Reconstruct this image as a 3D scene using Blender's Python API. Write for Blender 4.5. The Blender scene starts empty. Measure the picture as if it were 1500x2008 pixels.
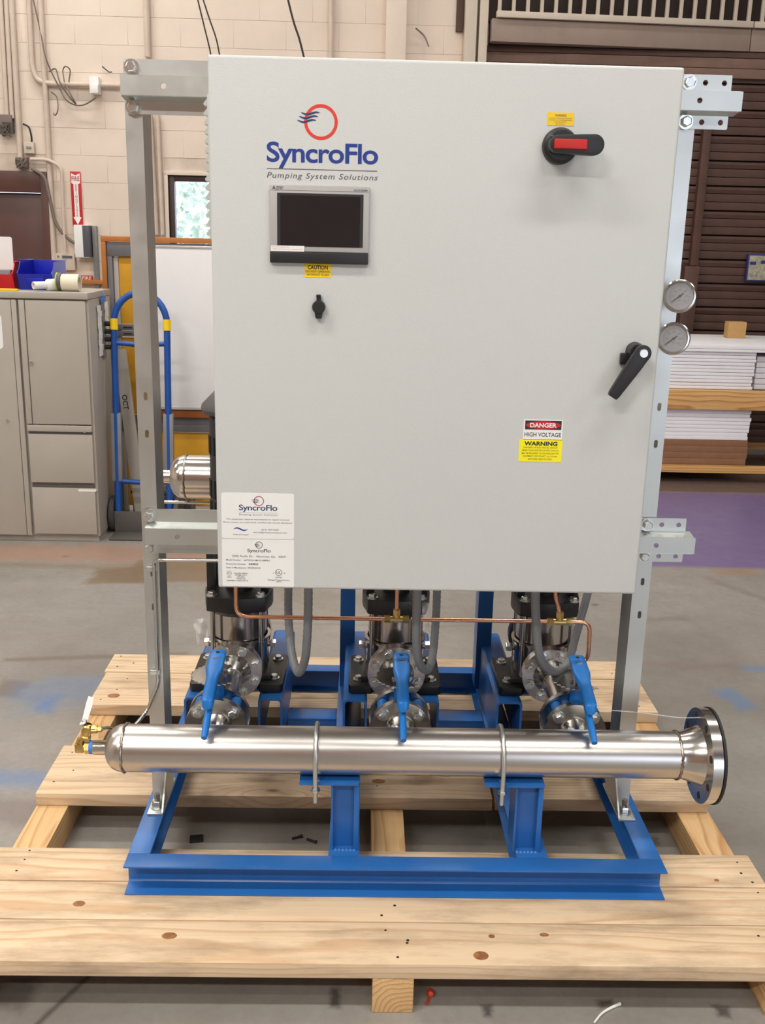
import bpy, bmesh, math, random
from mathutils import Vector, Matrix
R = math.radians
random.seed(7)
scene = bpy.context.scene
col = scene.collection

# ------------------------------------------------------------------ camera
F_PX, CAM = 1974.15, Vector((-0.1009, -2.0822, 1.6449))
YAW, PITCH, ROLL = 0.022179, 0.263942, 0.023981
fw = Vector((math.sin(YAW)*math.cos(PITCH), math.cos(YAW)*math.cos(PITCH), -math.sin(PITCH)))
r0 = Vector((math.cos(YAW), -math.sin(YAW), 0)); u0 = r0.cross(fw)
rt = math.cos(ROLL)*r0 + math.sin(ROLL)*u0
up = -math.sin(ROLL)*r0 + math.cos(ROLL)*u0
cd = bpy.data.cameras.new('camera'); cam = bpy.data.objects.new('camera', cd); col.objects.link(cam)
cd.sensor_fit = 'VERTICAL'; cd.sensor_height = 36; cd.lens = F_PX*36/2008; cd.clip_start = .05; cd.clip_end = 100
cam.matrix_world = Matrix(((rt.x, up.x, -fw.x, CAM.x), (rt.y, up.y, -fw.y, CAM.y), (rt.z, up.z, -fw.z, CAM.z), (0, 0, 0, 1)))
scene.camera = cam
def at(u, v, ax, val):
    """point of the sight line through photo pixel (u, v) on the world plane ax = val"""
    d = fw + (u-750)/F_PX*rt - (v-1004)/F_PX*up
    i = 'xyz'.index(ax)
    return CAM + d*((val-CAM[i])/d[i])

# ------------------------------------------------------------------ world, exposure
w = bpy.data.worlds.new('world'); scene.world = w; w.use_nodes = True
w.node_tree.nodes['Background'].inputs[0].default_value = (.75, .85, 1, 1)
w.node_tree.nodes['Background'].inputs[1].default_value = 4.0
vs = scene.view_settings
vs.view_transform = 'Standard'; vs.look = 'None'; vs.gamma = 1; vs.use_curve_mapping = False
vs.exposure = -0.2
CEIL = 5.6
LAMPS = [(-2.6, -5.2, 120), (1.4, -5.2, 34), (-2.6, -1.6, 60), (1.4, -1.6, 45), (-2.6, 2.0, 42), (1.4, 2.0, 38), (-2.6, 5.2, 38), (1.4, 5.0, 14), (-6.4, -3.4, 50), (-6.4, 2.0, 50), (5.2, -3.4, 40), (5.2, 1.0, 32)]

# ------------------------------------------------------------------ helpers: objects
OFF = {}
def link(o, parent=None):
    col.objects.link(o)
    if parent is not None: o.parent = parent
    return o
def tag(o, label=None, cat=None, group=None, kind=None):
    if label: o['label'] = label
    if cat: o['category'] = cat
    if group: o['group'] = group
    if kind: o['kind'] = kind
    return o
def thing(name, loc, label, cat, group=None, kind=None):
    o = bpy.data.objects.new(name, None); o.empty_display_size = .05
    o.location = loc; link(o); OFF[o.name] = Vector(loc)
    return tag(o, label, cat, group, kind)
def off(o): return OFF.get(o.name, Vector((0, 0, 0)))
def finish(bm, name, mat, parent=None, loc=None, ang=38):
    """bm in world coordinates -> one mesh object"""
    base = off(parent) if parent is not None else Vector(loc if loc is not None else (0, 0, 0))
    if base.length > 0: bmesh.ops.translate(bm, verts=bm.verts, vec=-base)
    ca = R(ang)
    for f in bm.faces: f.smooth = True
    for e in bm.edges: e.smooth = len(e.link_faces) == 2 and e.calc_face_angle(0) < ca
    me = bpy.data.meshes.new(name); bm.to_mesh(me); bm.free()
    if mat is not None: me.materials.append(mat)
    o = bpy.data.objects.new(name, me)
    if parent is None: o.location = base
    OFF_base = base
    link(o, parent); OFF[o.name] = OFF_base
    return o
def copy_tree(o, parent=None):
    c = o.copy(); link(c); c.parent = parent
    if parent is not None: c.matrix_parent_inverse = o.matrix_parent_inverse
    for ch in list(o.children): copy_tree(ch, c)
    return c
def inst(me_obj, name, parent, M):
    """another object sharing the mesh of me_obj, placed by matrix M (world, before the parent moves)"""
    o = bpy.data.objects.new(name, me_obj if isinstance(me_obj, bpy.types.Mesh) else me_obj.data)
    link(o, parent)
    o.matrix_local = Matrix.Translation(-off(parent)) @ M if parent is not None else M
    OFF[o.name] = off(parent) if parent is not None else Vector((0, 0, 0))
    return o
def frame(origin, z, x=None):
    z = Vector(z).normalized()
    if x is None: x = Vector((1, 0, 0)) if abs(z.x) < .9 else Vector((0, 0, 1))
    x = Vector(x); x = (x - z*x.dot(z)).normalized(); y = z.cross(x)
    o = Vector(origin)
    return Matrix(((x.x, y.x, z.x, o.x), (x.y, y.y, z.y, o.y), (x.z, y.z, z.z, o.z), (0, 0, 0, 1)))
def face_y(o): return Matrix(((1, 0, 0, o[0]), (0, 0, -1, o[1]), (0, 1, 0, o[2]), (0, 0, 0, 1)))   # local xy -> XZ, facing -Y
class B:
    def __init__(s): s.bm = bmesh.new()
    def _merge(s, t, M=None):
        if M is not None: bmesh.ops.transform(t, matrix=M, verts=t.verts)
        me = bpy.data.meshes.new('t'); t.to_mesh(me); t.free(); s.bm.from_mesh(me); bpy.data.meshes.remove(me)
        return s
    def mesh(s, me, M=None):
        t = bmesh.new(); t.from_mesh(me); return s._merge(t, M)
    def box(s, a, b, bev=0, M=None, seg=2):
        t = bmesh.new(); bmesh.ops.create_cube(t, size=1)
        for v in t.verts: v.co = Vector([a[i]+(v.co[i]+.5)*(b[i]-a[i]) for i in range(3)])
        if bev: bmesh.ops.bevel(t, geom=t.edges[:], offset=bev, segments=seg, profile=.6, affect='EDGES')
        bmesh.ops.recalc_face_normals(t, faces=t.faces)
        return s._merge(t, M)
    def cyl(s, p0, p1, r, r2=None, seg=24, cap=True):
        p0, p1 = Vector(p0), Vector(p1); d = p1-p0
        t = bmesh.new(); bmesh.ops.create_cone(t, cap_ends=cap, segments=seg, radius1=r, radius2=r if r2 is None else r2, depth=d.length)
        return s._merge(t, frame((p0+p1)/2, d))
    def lathe(s, prof, M=None, seg=32, closed=False):
        t = bmesh.new(); rings = []
        for r, h in prof:
            if r < 1e-6: rings.append([t.verts.new((0, 0, h))])
            else: rings.append([t.verts.new((r*math.cos(2*math.pi*i/seg), r*math.sin(2*math.pi*i/seg), h)) for i in range(seg)])
        pairs = list(zip(rings, rings[1:])) + ([(rings[-1], rings[0])] if closed else [])
        for a, b in pairs:
            for i in range(seg):
                j = (i+1) % seg
                if len(a) == 1 and len(b) == 1: continue
                if len(a) == 1: t.faces.new((a[0], b[j], b[i]))
                elif len(b) == 1: t.faces.new((a[i], a[j], b[0]))
                else: t.faces.new((a[i], a[j], b[j], b[i]))
        bmesh.ops.recalc_face_normals(t, faces=t.faces)
        return s._merge(t, M)
    def tube(s, pts, r, seg=12, closed=False):
        pts = [Vector(p) for p in pts]; n = len(pts); t = bmesh.new(); rings = []
        tan = []
        for i in range(n):
            a = pts[(i-1) % n] if (closed or i > 0) else pts[i]; b = pts[(i+1) % n] if (closed or i < n-1) else pts[i]
            tan.append((b-a).normalized())
        nrm = tan[0].orthogonal().normalized()
        for i in range(n):
            nrm = (nrm - tan[i]*nrm.dot(tan[i])).normalized(); bi = tan[i].cross(nrm)
            rr = r[i] if isinstance(r, (list, tuple)) else r
            rings.append([t.verts.new(pts[i]+rr*(math.cos(2*math.pi*k/seg)*nrm+math.sin(2*math.pi*k/seg)*bi)) for k in range(seg)])
        for i in range(n if closed else n-1):
            a, b = rings[i], rings[(i+1) % n]
            for k in range(seg): t.faces.new((a[k], a[(k+1) % seg], b[(k+1) % seg], b[k]))
        if not closed: t.faces.new(rings[0][::-1]); t.faces.new(rings[-1])
        bmesh.ops.recalc_face_normals(t, faces=t.faces)
        return s._merge(t)
    def prism(s, poly, depth, M=None, bev=0):
        t = bmesh.new(); a = [t.verts.new((x, y, 0)) for x, y in poly]; b = [t.verts.new((x, y, depth)) for x, y in poly]
        t.faces.new(a[::-1]); t.faces.new(b); n = len(poly)
        for i in range(n): t.faces.new((a[i], a[(i+1) % n], b[(i+1) % n], b[i]))
        bmesh.ops.recalc_face_normals(t, faces=t.faces)
        if bev: bmesh.ops.bevel(t, geom=[e for e in t.edges if len(e.link_faces) == 2 and e.calc_face_angle(0) > .6], offset=bev, segments=2, profile=.6, affect='EDGES')
        return s._merge(t, M)
    def plate(s, outline, holes, thick, M=None, bev=0):
        """flat plate with real holes; centred on its own thickness"""
        cu = bpy.data.curves.new('p', 'CURVE'); cu.dimensions = '2D'; cu.fill_mode = 'BOTH'; cu.extrude = thick/2-bev; cu.bevel_depth = bev
        for loop in [outline]+list(holes):
            sp = cu.splines.new('POLY'); sp.points.add(len(loop)-1); sp.use_cyclic_u = True
            for i, (x, y) in enumerate(loop): sp.points[i].co = (x, y, 0, 1)
        o = bpy.data.objects.new('p', cu); col.objects.link(o)
        me = bpy.data.meshes.new_from_object(o); bpy.data.objects.remove(o); bpy.data.curves.remove(cu)
        t = bmesh.new(); t.from_mesh(me); bpy.data.meshes.remove(me)
        bmesh.ops.remove_doubles(t, verts=t.verts, dist=1e-5)
        return s._merge(t, M)
    def build(s, name, mat, parent=None, loc=None, ang=38): return finish(s.bm, name, mat, parent, loc, ang)
def circ(x, y, r, n=16, sy=None): return [(x+r*math.cos(2*math.pi*i/n), y+(sy or r)*math.sin(2*math.pi*i/n)) for i in range(n)]
def slot(x, y, wd, h, n=6):
    r = wd/2; k = h/2-r
    return [(x+r*math.cos(math.pi*i/n), y+k+r*math.sin(math.pi*i/n)) for i in range(n+1)] + [(x-r*math.cos(math.pi*i/n), y-k-r*math.sin(math.pi*i/n)) for i in range(n+1)]
def rrect(x0, y0, x1, y1, r, n=5):
    p = []
    for cx, cy, a in ((x1-r, y1-r, 0), (x0+r, y1-r, 90), (x0+r, y0+r, 180), (x1-r, y0+r, 270)):
        for i in range(n+1): p.append((cx+r*math.cos(R(a+90*i/n)), cy+r*math.sin(R(a+90*i/n))))
    return p
def smooth(pts, n=8):
    """Catmull-Rom through pts"""
    P = [Vector(p) for p in pts]; P = [2*P[0]-P[1]]+P+[2*P[-1]-P[-2]]; out = []
    for i in range(1, len(P)-2):
        for k in range(n):
            t = k/n; a, b, c, d = P[i-1:i+3]
            out.append(.5*((2*b)+(c-a)*t+(2*a-5*b+4*c-d)*t*t+(3*b-a-3*c+d)*t**3))
    return out+[P[-2]]
def fillet(pts, r, n=5):
    P = [Vector(p) for p in pts]; out = [P[0]]
    for a, b, c in zip(P, P[1:], P[2:]):
        d1, d2 = (a-b), (c-b); q = min(r, d1.length*.48, d2.length*.48)
        s, e = b+d1.normalized()*q, b+d2.normalized()*q
        for k in range(n+1):
            t = k/n; out.append(s*(1-t)**2+b*2*t*(1-t)+e*t*t)
    return out+[P[-1]]
_tc = {}
def text_mesh(s, bold=0, shear=0, res=3, spacing=1):
    key = (s, bold, shear, res, spacing)
    if key not in _tc:
        cu = bpy.data.curves.new('tx', 'FONT'); cu.body = s; cu.size = 1; cu.offset = bold; cu.shear = shear; cu.resolution_u = res; cu.space_character = spacing
        o = bpy.data.objects.new('tx', cu); col.objects.link(o)
        bpy.context.view_layer.update()
        me = bpy.data.meshes.new_from_object(o.evaluated_get(bpy.context.evaluated_depsgraph_get())); bpy.data.objects.remove(o); bpy.data.curves.remove(cu)
        xs = [v.co.x for v in me.vertices] or [0, 1]; ys = [v.co.y for v in me.vertices] or [0, 1]
        _tc[key] = (me, min(xs), max(xs), min(ys), max(ys))
    return _tc[key]
def text(b, s, x, z, y, width=None, height=None, align='L', bold=0, shear=0, res=3, M0=None, spacing=1):
    """flat lettering on a plane facing -Y at world y; x,z = left (or centre) end of the baseline; height = cap height (.7 em)"""
    me, x0, x1, y0, y1 = text_mesh(s, bold, shear, res, spacing)
    sx = width/(x1-x0) if width else height/.73
    sy = height/.73 if height else sx
    dx = -x0*sx if align == 'L' else -(x0+x1)/2*sx
    L = Matrix.Translation((dx, 0, 0)) @ Matrix.Diagonal((sx, sy, 1, 1))
    b.mesh(me, (M0 if M0 is not None else face_y((x, y, z))) @ L)

# ------------------------------------------------------------------ helpers: materials
def newmat(name):
    m = bpy.data.materials.new(name); m.use_nodes = True
    nt = m.node_tree; return m, nt, nt.nodes['Principled BSDF']
def N(nt, typ, inp=None, **props):
    n = nt.nodes.new(typ)
    for k, v in props.items(): setattr(n, k, v)
    for k, v in (inp or {}).items():
        if isinstance(v, bpy.types.NodeSocket): nt.links.new(v, n.inputs[k])
        else: n.inputs[k].default_value = v
    return n
def c4(c): return (c[0], c[1], c[2], 1)
def srgb(r, g, b):
    f = lambda v: ((v/255+.055)/1.055)**2.4 if v > 10 else v/255/12.92
    return (f(r), f(g), f(b))
def ramp(nt, fac, stops, interp='LINEAR'):
    n = nt.nodes.new('ShaderNodeValToRGB'); n.color_ramp.interpolation = interp
    nt.links.new(fac, n.inputs[0]); e = n.color_ramp.elements
    while len(e) < len(stops): e.new(.5)
    for q, (p, c) in zip(e, stops): q.position = p; q.color = c4(c) if len(c) == 3 else c
    return n
def mix(nt, fac, a, b, mode='MIX'):
    n = nt.nodes.new('ShaderNodeMix'); n.data_type = 'RGBA'; n.blend_type = mode
    for i, v in ((0, fac), (6, a), (7, b)):
        if isinstance(v, bpy.types.NodeSocket): nt.links.new(v, n.inputs[i])
        elif i == 0: n.inputs[0].default_value = v
        else: n.inputs[i].default_value = c4(v)
    return n.outputs[2]
def math_(nt, op, a, b=None, clamp=False):
    n = nt.nodes.new('ShaderNodeMath'); n.operation = op; n.use_clamp = clamp
    for i, v in ((0, a), (1, b)):
        if v is None: continue
        if isinstance(v, bpy.types.NodeSocket): nt.links.new(v, n.inputs[i])
        else: n.inputs[i].default_value = v
    return n.outputs[0]
def plain(name, rgb, rough=.5, metal=0, var=.06, vscale=6, bump=0, bscale=200, spec=.5, coat=0, emit=0):
    m, nt, p = newmat(name)
    tc = N(nt, 'ShaderNodeTexCoord')
    no = N(nt, 'ShaderNodeTexNoise', {'Vector': tc.outputs['Object'], 'Scale': vscale, 'Detail': 5, 'Roughness': .6})
    lo = tuple(max(0, c*(1-var)) for c in rgb); hi = tuple(min(1, c*(1+var)) for c in rgb)
    rp = ramp(nt, no.outputs[0], [(.3, lo), (.7, hi)])
    nt.links.new(rp.outputs[0], p.inputs['Base Color'])
    p.inputs['Roughness'].default_value = rough; p.inputs['Metallic'].default_value = metal
    p.inputs['Specular IOR Level'].default_value = spec; p.inputs['Coat Weight'].default_value = coat
    if bump:
        b2 = N(nt, 'ShaderNodeTexNoise', {'Vector': tc.outputs['Object'], 'Scale': bscale, 'Detail': 2})
        bp = N(nt, 'ShaderNodeBump', {'Strength': bump, 'Distance': .002, 'Height': b2.outputs[0]}); nt.links.new(bp.outputs[0], p.inputs['Normal'])
    if emit:
        nt.links.new(rp.outputs[0], p.inputs['Emission Color']); p.inputs['Emission Strength'].default_value = emit
    return m
def metal(name, rgb, rough, stretch=(1, 1, 1), scale=40, rv=.12, cv=.1):
    m, nt, p = newmat(name); tc = N(nt, 'ShaderNodeTexCoord')
    mp = N(nt, 'ShaderNodeMapping', {'Vector': tc.outputs['Object'], 'Scale': stretch})
    no = N(nt, 'ShaderNodeTexNoise', {'Vector': mp.outputs[0], 'Scale': scale, 'Detail': 4, 'Roughness': .6})
    rr = N(nt, 'ShaderNodeMapRange', {0: no.outputs[0], 1: .25, 2: .75, 3: max(.04, rough-rv), 4: rough+rv})
    nt.links.new(rr.outputs[0], p.inputs['Roughness'])
    rp = ramp(nt, no.outputs[0], [(.3, tuple(c*(1-cv) for c in rgb)), (.7, tuple(min(1, c*(1+cv)) for c in rgb))])
    nt.links.new(rp.outputs[0], p.inputs['Base Color']); p.inputs['Metallic'].default_value = 1
    return m
def wood(name, light, dark, axis='X', ring=60, knot=1, dirt=0, knotscale=2.0):
    """flat-sawn board: growth rings around an off-centre pith that runs along the board, sparse knots"""
    m, nt, p = newmat(name); tc = N(nt, 'ShaderNodeTexCoord'); oi = N(nt, 'ShaderNodeObjectInfo')
    rnd = oi.outputs['Random']
    offv = N(nt, 'ShaderNodeCombineXYZ', {0: math_(nt, 'MULTIPLY', rnd, 9.0), 1: math_(nt, 'MULTIPLY', rnd, 3.7), 2: math_(nt, 'MULTIPLY', rnd, 7.3)})
    vadd = N(nt, 'ShaderNodeVectorMath', {0: tc.outputs['Object'], 1: offv.outputs[0]}, operation='ADD')
    st = {'X': (.55, 3, 3), 'Y': (3, .55, 3)}[axis]
    mp = N(nt, 'ShaderNodeMapping', {'Vector': vadd.outputs[0], 'Scale': st})
    n1 = N(nt, 'ShaderNodeTexNoise', {'Vector': mp.outputs[0], 'Scale': 1.6, 'Detail': 3, 'Roughness': .5})
    # knots
    ks = {'X': (.55, 1.5, .4), 'Y': (1.5, .55, .4)}[axis]
    mk = N(nt, 'ShaderNodeMapping', {'Vector': vadd.outputs[0], 'Scale': ks})
    vo = N(nt, 'ShaderNodeTexVoronoi', {'Vector': mk.outputs[0], 'Scale': knotscale, 'Randomness': 1})
    kd = vo.outputs['Distance']
    bend = math_(nt, 'MULTIPLY', N(nt, 'ShaderNodeMapRange', {0: kd, 1: .03, 2: .22, 3: 1, 4: 0}, interpolation_type='SMOOTHSTEP').outputs[0], .05*knot)
    # ring distance
    sp = N(nt, 'ShaderNodeSeparateXYZ', {0: tc.outputs['Object']})
    a = sp.outputs[1] if axis == 'X' else sp.outputs[0]
    ca = math_(nt, 'ADD', a, math_(nt, 'MULTIPLY', math_(nt, 'SUBTRACT', rnd, .5), .16))
    cz = math_(nt, 'ADD', sp.outputs[2], math_(nt, 'ADD', .05, math_(nt, 'MULTIPLY', rnd, .05)))
    rad = math_(nt, 'SQRT', math_(nt, 'ADD', math_(nt, 'MULTIPLY', ca, ca), math_(nt, 'MULTIPLY', cz, cz)))
    rad = math_(nt, 'ADD', math_(nt, 'ADD', rad, bend), math_(nt, 'MULTIPLY', n1.outputs[0], .10))
    fr = math_(nt, 'FRACT', math_(nt, 'MULTIPLY', rad, ring))
    rp = ramp(nt, fr, [(0, light), (.55, tuple(l*.8+d*.2 for l, d in zip(light, dark))), (.86, dark), (1, light)])
    fine = N(nt, 'ShaderNodeTexNoise', {'Vector': N(nt, 'ShaderNodeMapping', {'Vector': vadd.outputs[0], 'Scale': {'X': (2, 90, 90), 'Y': (90, 2, 90)}[axis]}).outputs[0], 'Scale': 2, 'Detail': 3})
    base = mix(nt, N(nt, 'ShaderNodeMapRange', {0: fine.outputs[0], 1: .35, 2: .75, 3: 0, 4: .35}).outputs[0], rp.outputs[0], dark)
    big = N(nt, 'ShaderNodeTexNoise', {'Vector': vadd.outputs[0], 'Scale': 2.5, 'Detail': 4})
    base = mix(nt, N(nt, 'ShaderNodeMapRange', {0: big.outputs[0], 1: .4, 2: .72, 3: 0, 4: .45}).outputs[0], base, light)
    if dirt:
        dn = N(nt, 'ShaderNodeTexNoise', {'Vector': N(nt, 'ShaderNodeMapping', {'Vector': vadd.outputs[0], 'Scale': {'X': (2.2, 9, 9), 'Y': (9, 2.2, 9)}[axis]}).outputs[0], 'Scale': 1.2, 'Detail': 7, 'Roughness': .68})
        base = mix(nt, N(nt, 'ShaderNodeMapRange', {0: dn.outputs[0], 1: .48, 2: .66, 3: 0, 4: dirt}).outputs[0], base, srgb(146, 124, 100))
    km = N(nt, 'ShaderNodeMapRange', {0: kd, 1: .018, 2: .034, 3: .85*min(1, knot), 4: 0}).outputs[0]
    base = mix(nt, km, base, (.16, .065, .022))
    nt.links.new(base, p.inputs['Base Color'])
    p.inputs['Roughness'].default_value = .62
    bp = N(nt, 'ShaderNodeBump', {'Strength': .25, 'Distance': .001, 'Height': fine.outputs[0]}); nt.links.new(bp.outputs[0], p.inputs['Normal'])
    return m

M = {}
M['cab'] = plain('cabinet_grey_paint', srgb(203, 205, 203), .42, bump=.25, bscale=420, var=.012, vscale=2)
M['blue'] = plain('blue_frame_paint', srgb(38, 100, 170), .32, var=.06, vscale=9, bump=.05, bscale=90)
M['valveblue'] = plain('valve_lever_blue', srgb(22, 112, 190), .38, var=.06, bump=.12, bscale=260)
M['ss'] = metal('stainless_pipe', (.56, .53, .50), .30, (.6, 6, 6), 5, .03, .02)
M['sspol'] = metal('polished_stainless', (.58, .56, .53), .2, (1, 1, 1), 6, .03, .03)
M['sleeve'] = metal('pump_sleeve_steel', (.52, .49, .46), .22, (8, 8, 1), 5, .03, .03)
M['weld'] = metal('weld_bead', (.36, .31, .26), .34, (1, 1, 1), 260, .12, .5)
M['galv'] = metal('galvanised_steel', (.62, .64, .62), .40, (1, 1, 1), 9, .06, .04)
M['zinc'] = metal('zinc_bolt', (.66, .68, .66), .28, (1, 1, 1), 12, .03, .04)
M['brass'] = metal('brass', (.62, .44, .16), .3, (1, 1, 1), 20, .05, .08)
M['copper'] = metal('copper_tube', (.72, .36, .22), .26, (1, 1, 1), 12, .03, .05)
M['black'] = plain('black_cast_paint', (.012, .012, .013), .38, var=.2, bump=.15, bscale=160)
M['blackpl'] = plain('black_plastic', (.016, .016, .018), .42, var=.1)
M['motor'] = plain('motor_black', (.022, .021, .023), .5, var=.15)
M['cowl'] = plain('motor_cowl_grey', (.085, .083, .085), .55, var=.1)
M['red'] = plain('switch_red', srgb(196, 34, 30), .45)
M['gasket'] = plain('rubber_gasket', (.015, .015, .015), .7)
M['conduit'] = plain('grey_flex_conduit', srgb(122, 125, 128), .42, var=.05)
M['tape'] = plain('thread_tape_blue', srgb(60, 130, 215), .6)
M['white'] = plain('white_print', (.80, .80, .80), .5, var=.02)
M['label'] = plain('label_white', (.84, .84, .82), .42, var=.02)
M['yellow'] = plain('label_yellow', srgb(245, 205, 20), .45, var=.03)
M['yellow2'] = plain('label_bright_yellow', srgb(248, 236, 20), .45, var=.03)
M['inkblack'] = plain('ink_black', (.02, .02, .02), .5)
M['inkgrey'] = plain('ink_grey', (.12, .12, .13), .5)
M['inkblue'] = plain('ink_navy', srgb(30, 58, 140), .5)
M['inkwave'] = plain('ink_wave', srgb(40, 58, 100), .5)
M['inkred'] = plain('ink_red', srgb(222, 62, 50), .5)
M['inkred2'] = plain('ink_dark_red', srgb(170, 30, 42), .5)
M['hmi'] = plain('hmi_silver', srgb(178, 176, 174), .4, var=.03)
M['screen'] = plain('hmi_screen_glass', (.012, .012, .016), .12, var=.2, coat=.5)
M['dial'] = plain('gauge_dial', (.36, .35, .36), .4)
M['locker'] = plain('locker_grey_beige', srgb(172, 164, 154), .45, var=.03)
M['lockdark'] = plain('dark_grey_and_gap_shade', srgb(92, 88, 84), .5)  # dark grey parts, and painted shade in the drawer gaps
M['wall'] = plain('painted_block_wall', srgb(226, 211, 196), .75, var=.05, vscale=3, bump=.3, bscale=60)
M['joint'] = plain('painted_mortar', srgb(214, 198, 183), .85, var=.12, vscale=8)
M['conduitpaint'] = plain('painted_conduit', srgb(206, 190, 175), .6, var=.08, vscale=9)
M['brown'] = plain('brown_painted_slat', srgb(84, 57, 47), .55, var=.2, vscale=7)
M['beigebeam'] = plain('beige_beam', srgb(150, 132, 120), .6, var=.08)
M['tanbeam'] = plain('tan_beam', srgb(150, 116, 98), .65, var=.14, vscale=5)
M['ledge'] = plain('ledge_brown_tan', srgb(122, 95, 82), .65, var=.16, vscale=5)
M['grille'] = plain('cream_grille', srgb(205, 192, 176), .55, var=.05)
M['dark'] = plain('void_shade', (.03, .018, .015), .8, var=.3)  # dark colour standing for the shade in holes, slots and gaps
M['doorbrown'] = plain('door_brown_paint', srgb(88, 56, 50), .35, var=.08, vscale=3)
M['binred'] = plain('bin_red', srgb(205, 24, 32), .4)
M['binblue'] = plain('bin_blue', srgb(18, 32, 170), .35)
M['paper'] = plain('white_paper', (.82, .82, .80), .7, var=.02)
M['ptape'] = plain('packing_tape_cream', srgb(226, 218, 196), .45)
M['lime'] = plain('lime_edge', srgb(170, 190, 50), .5)
M['truckblue'] = plain('hand_truck_blue', srgb(24, 78, 158), .4, var=.1, vscale=8)
M['wornsteel'] = plain('worn_grey_steel', srgb(135, 136, 138), .5, metal=.3, var=.12, vscale=8)
M['tire'] = plain('tyre_grey', (.07, .066, .064), .8, var=.2)
M['orangewood'] = plain('orange_oak_trim', srgb(176, 108, 48), .5, var=.1, vscale=12)
M['panelyellow'] = plain('ochre_panel', srgb(206, 150, 32), .6, var=.12, vscale=4)
M['stripgrey'] = plain('grey_steel_strip', srgb(112, 111, 114), .5, metal=.3, var=.08)
M['whiteboard'] = plain('whiteboard_face', (.82, .81, .82), .22, var=.02)
M['alu'] = plain('aluminium_trim', (.72, .72, .73), .35, metal=.7)
M['cardboard'] = plain('cardboard_brown', srgb(140, 100, 72), .75, var=.08, vscale=20)
M['foam'] = plain('white_foam_board', (.86, .84, .86), .6, var=.03)
M['foam2'] = plain('white_foam_board_edge', (.70, .67, .69), .7, var=.05)
M['sigred'] = plain('sign_red', srgb(196, 30, 38), .45)
M['poster'] = plain('poster_print', srgb(165, 160, 140), .5, var=.5, vscale=30)
M['posterblue'] = plain('poster_blue', srgb(40, 48, 110), .5)
M['wire'] = plain('black_wire', (.02, .018, .018), .6)
M['wiregrey'] = plain('grey_wire', srgb(120, 106, 98), .6)
M['wood'] = wood('pallet_pine', srgb(222, 197, 164), srgb(197, 160, 122), 'X', 62, 1, .62)
M['woody'] = wood('pallet_runner_pine', srgb(222, 184, 132), srgb(182, 132, 80), 'Y', 85, .3, .1)
M['woodbg'] = wood('rack_pine', srgb(222, 176, 112), srgb(176, 120, 62), 'X', 50, 1.0, .15)
M['ceil'] = plain('ceiling_paint', srgb(190, 186, 180), .8)
M['fixture'] = plain('light_fixture_white', (.8, .8, .8), .5)

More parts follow.
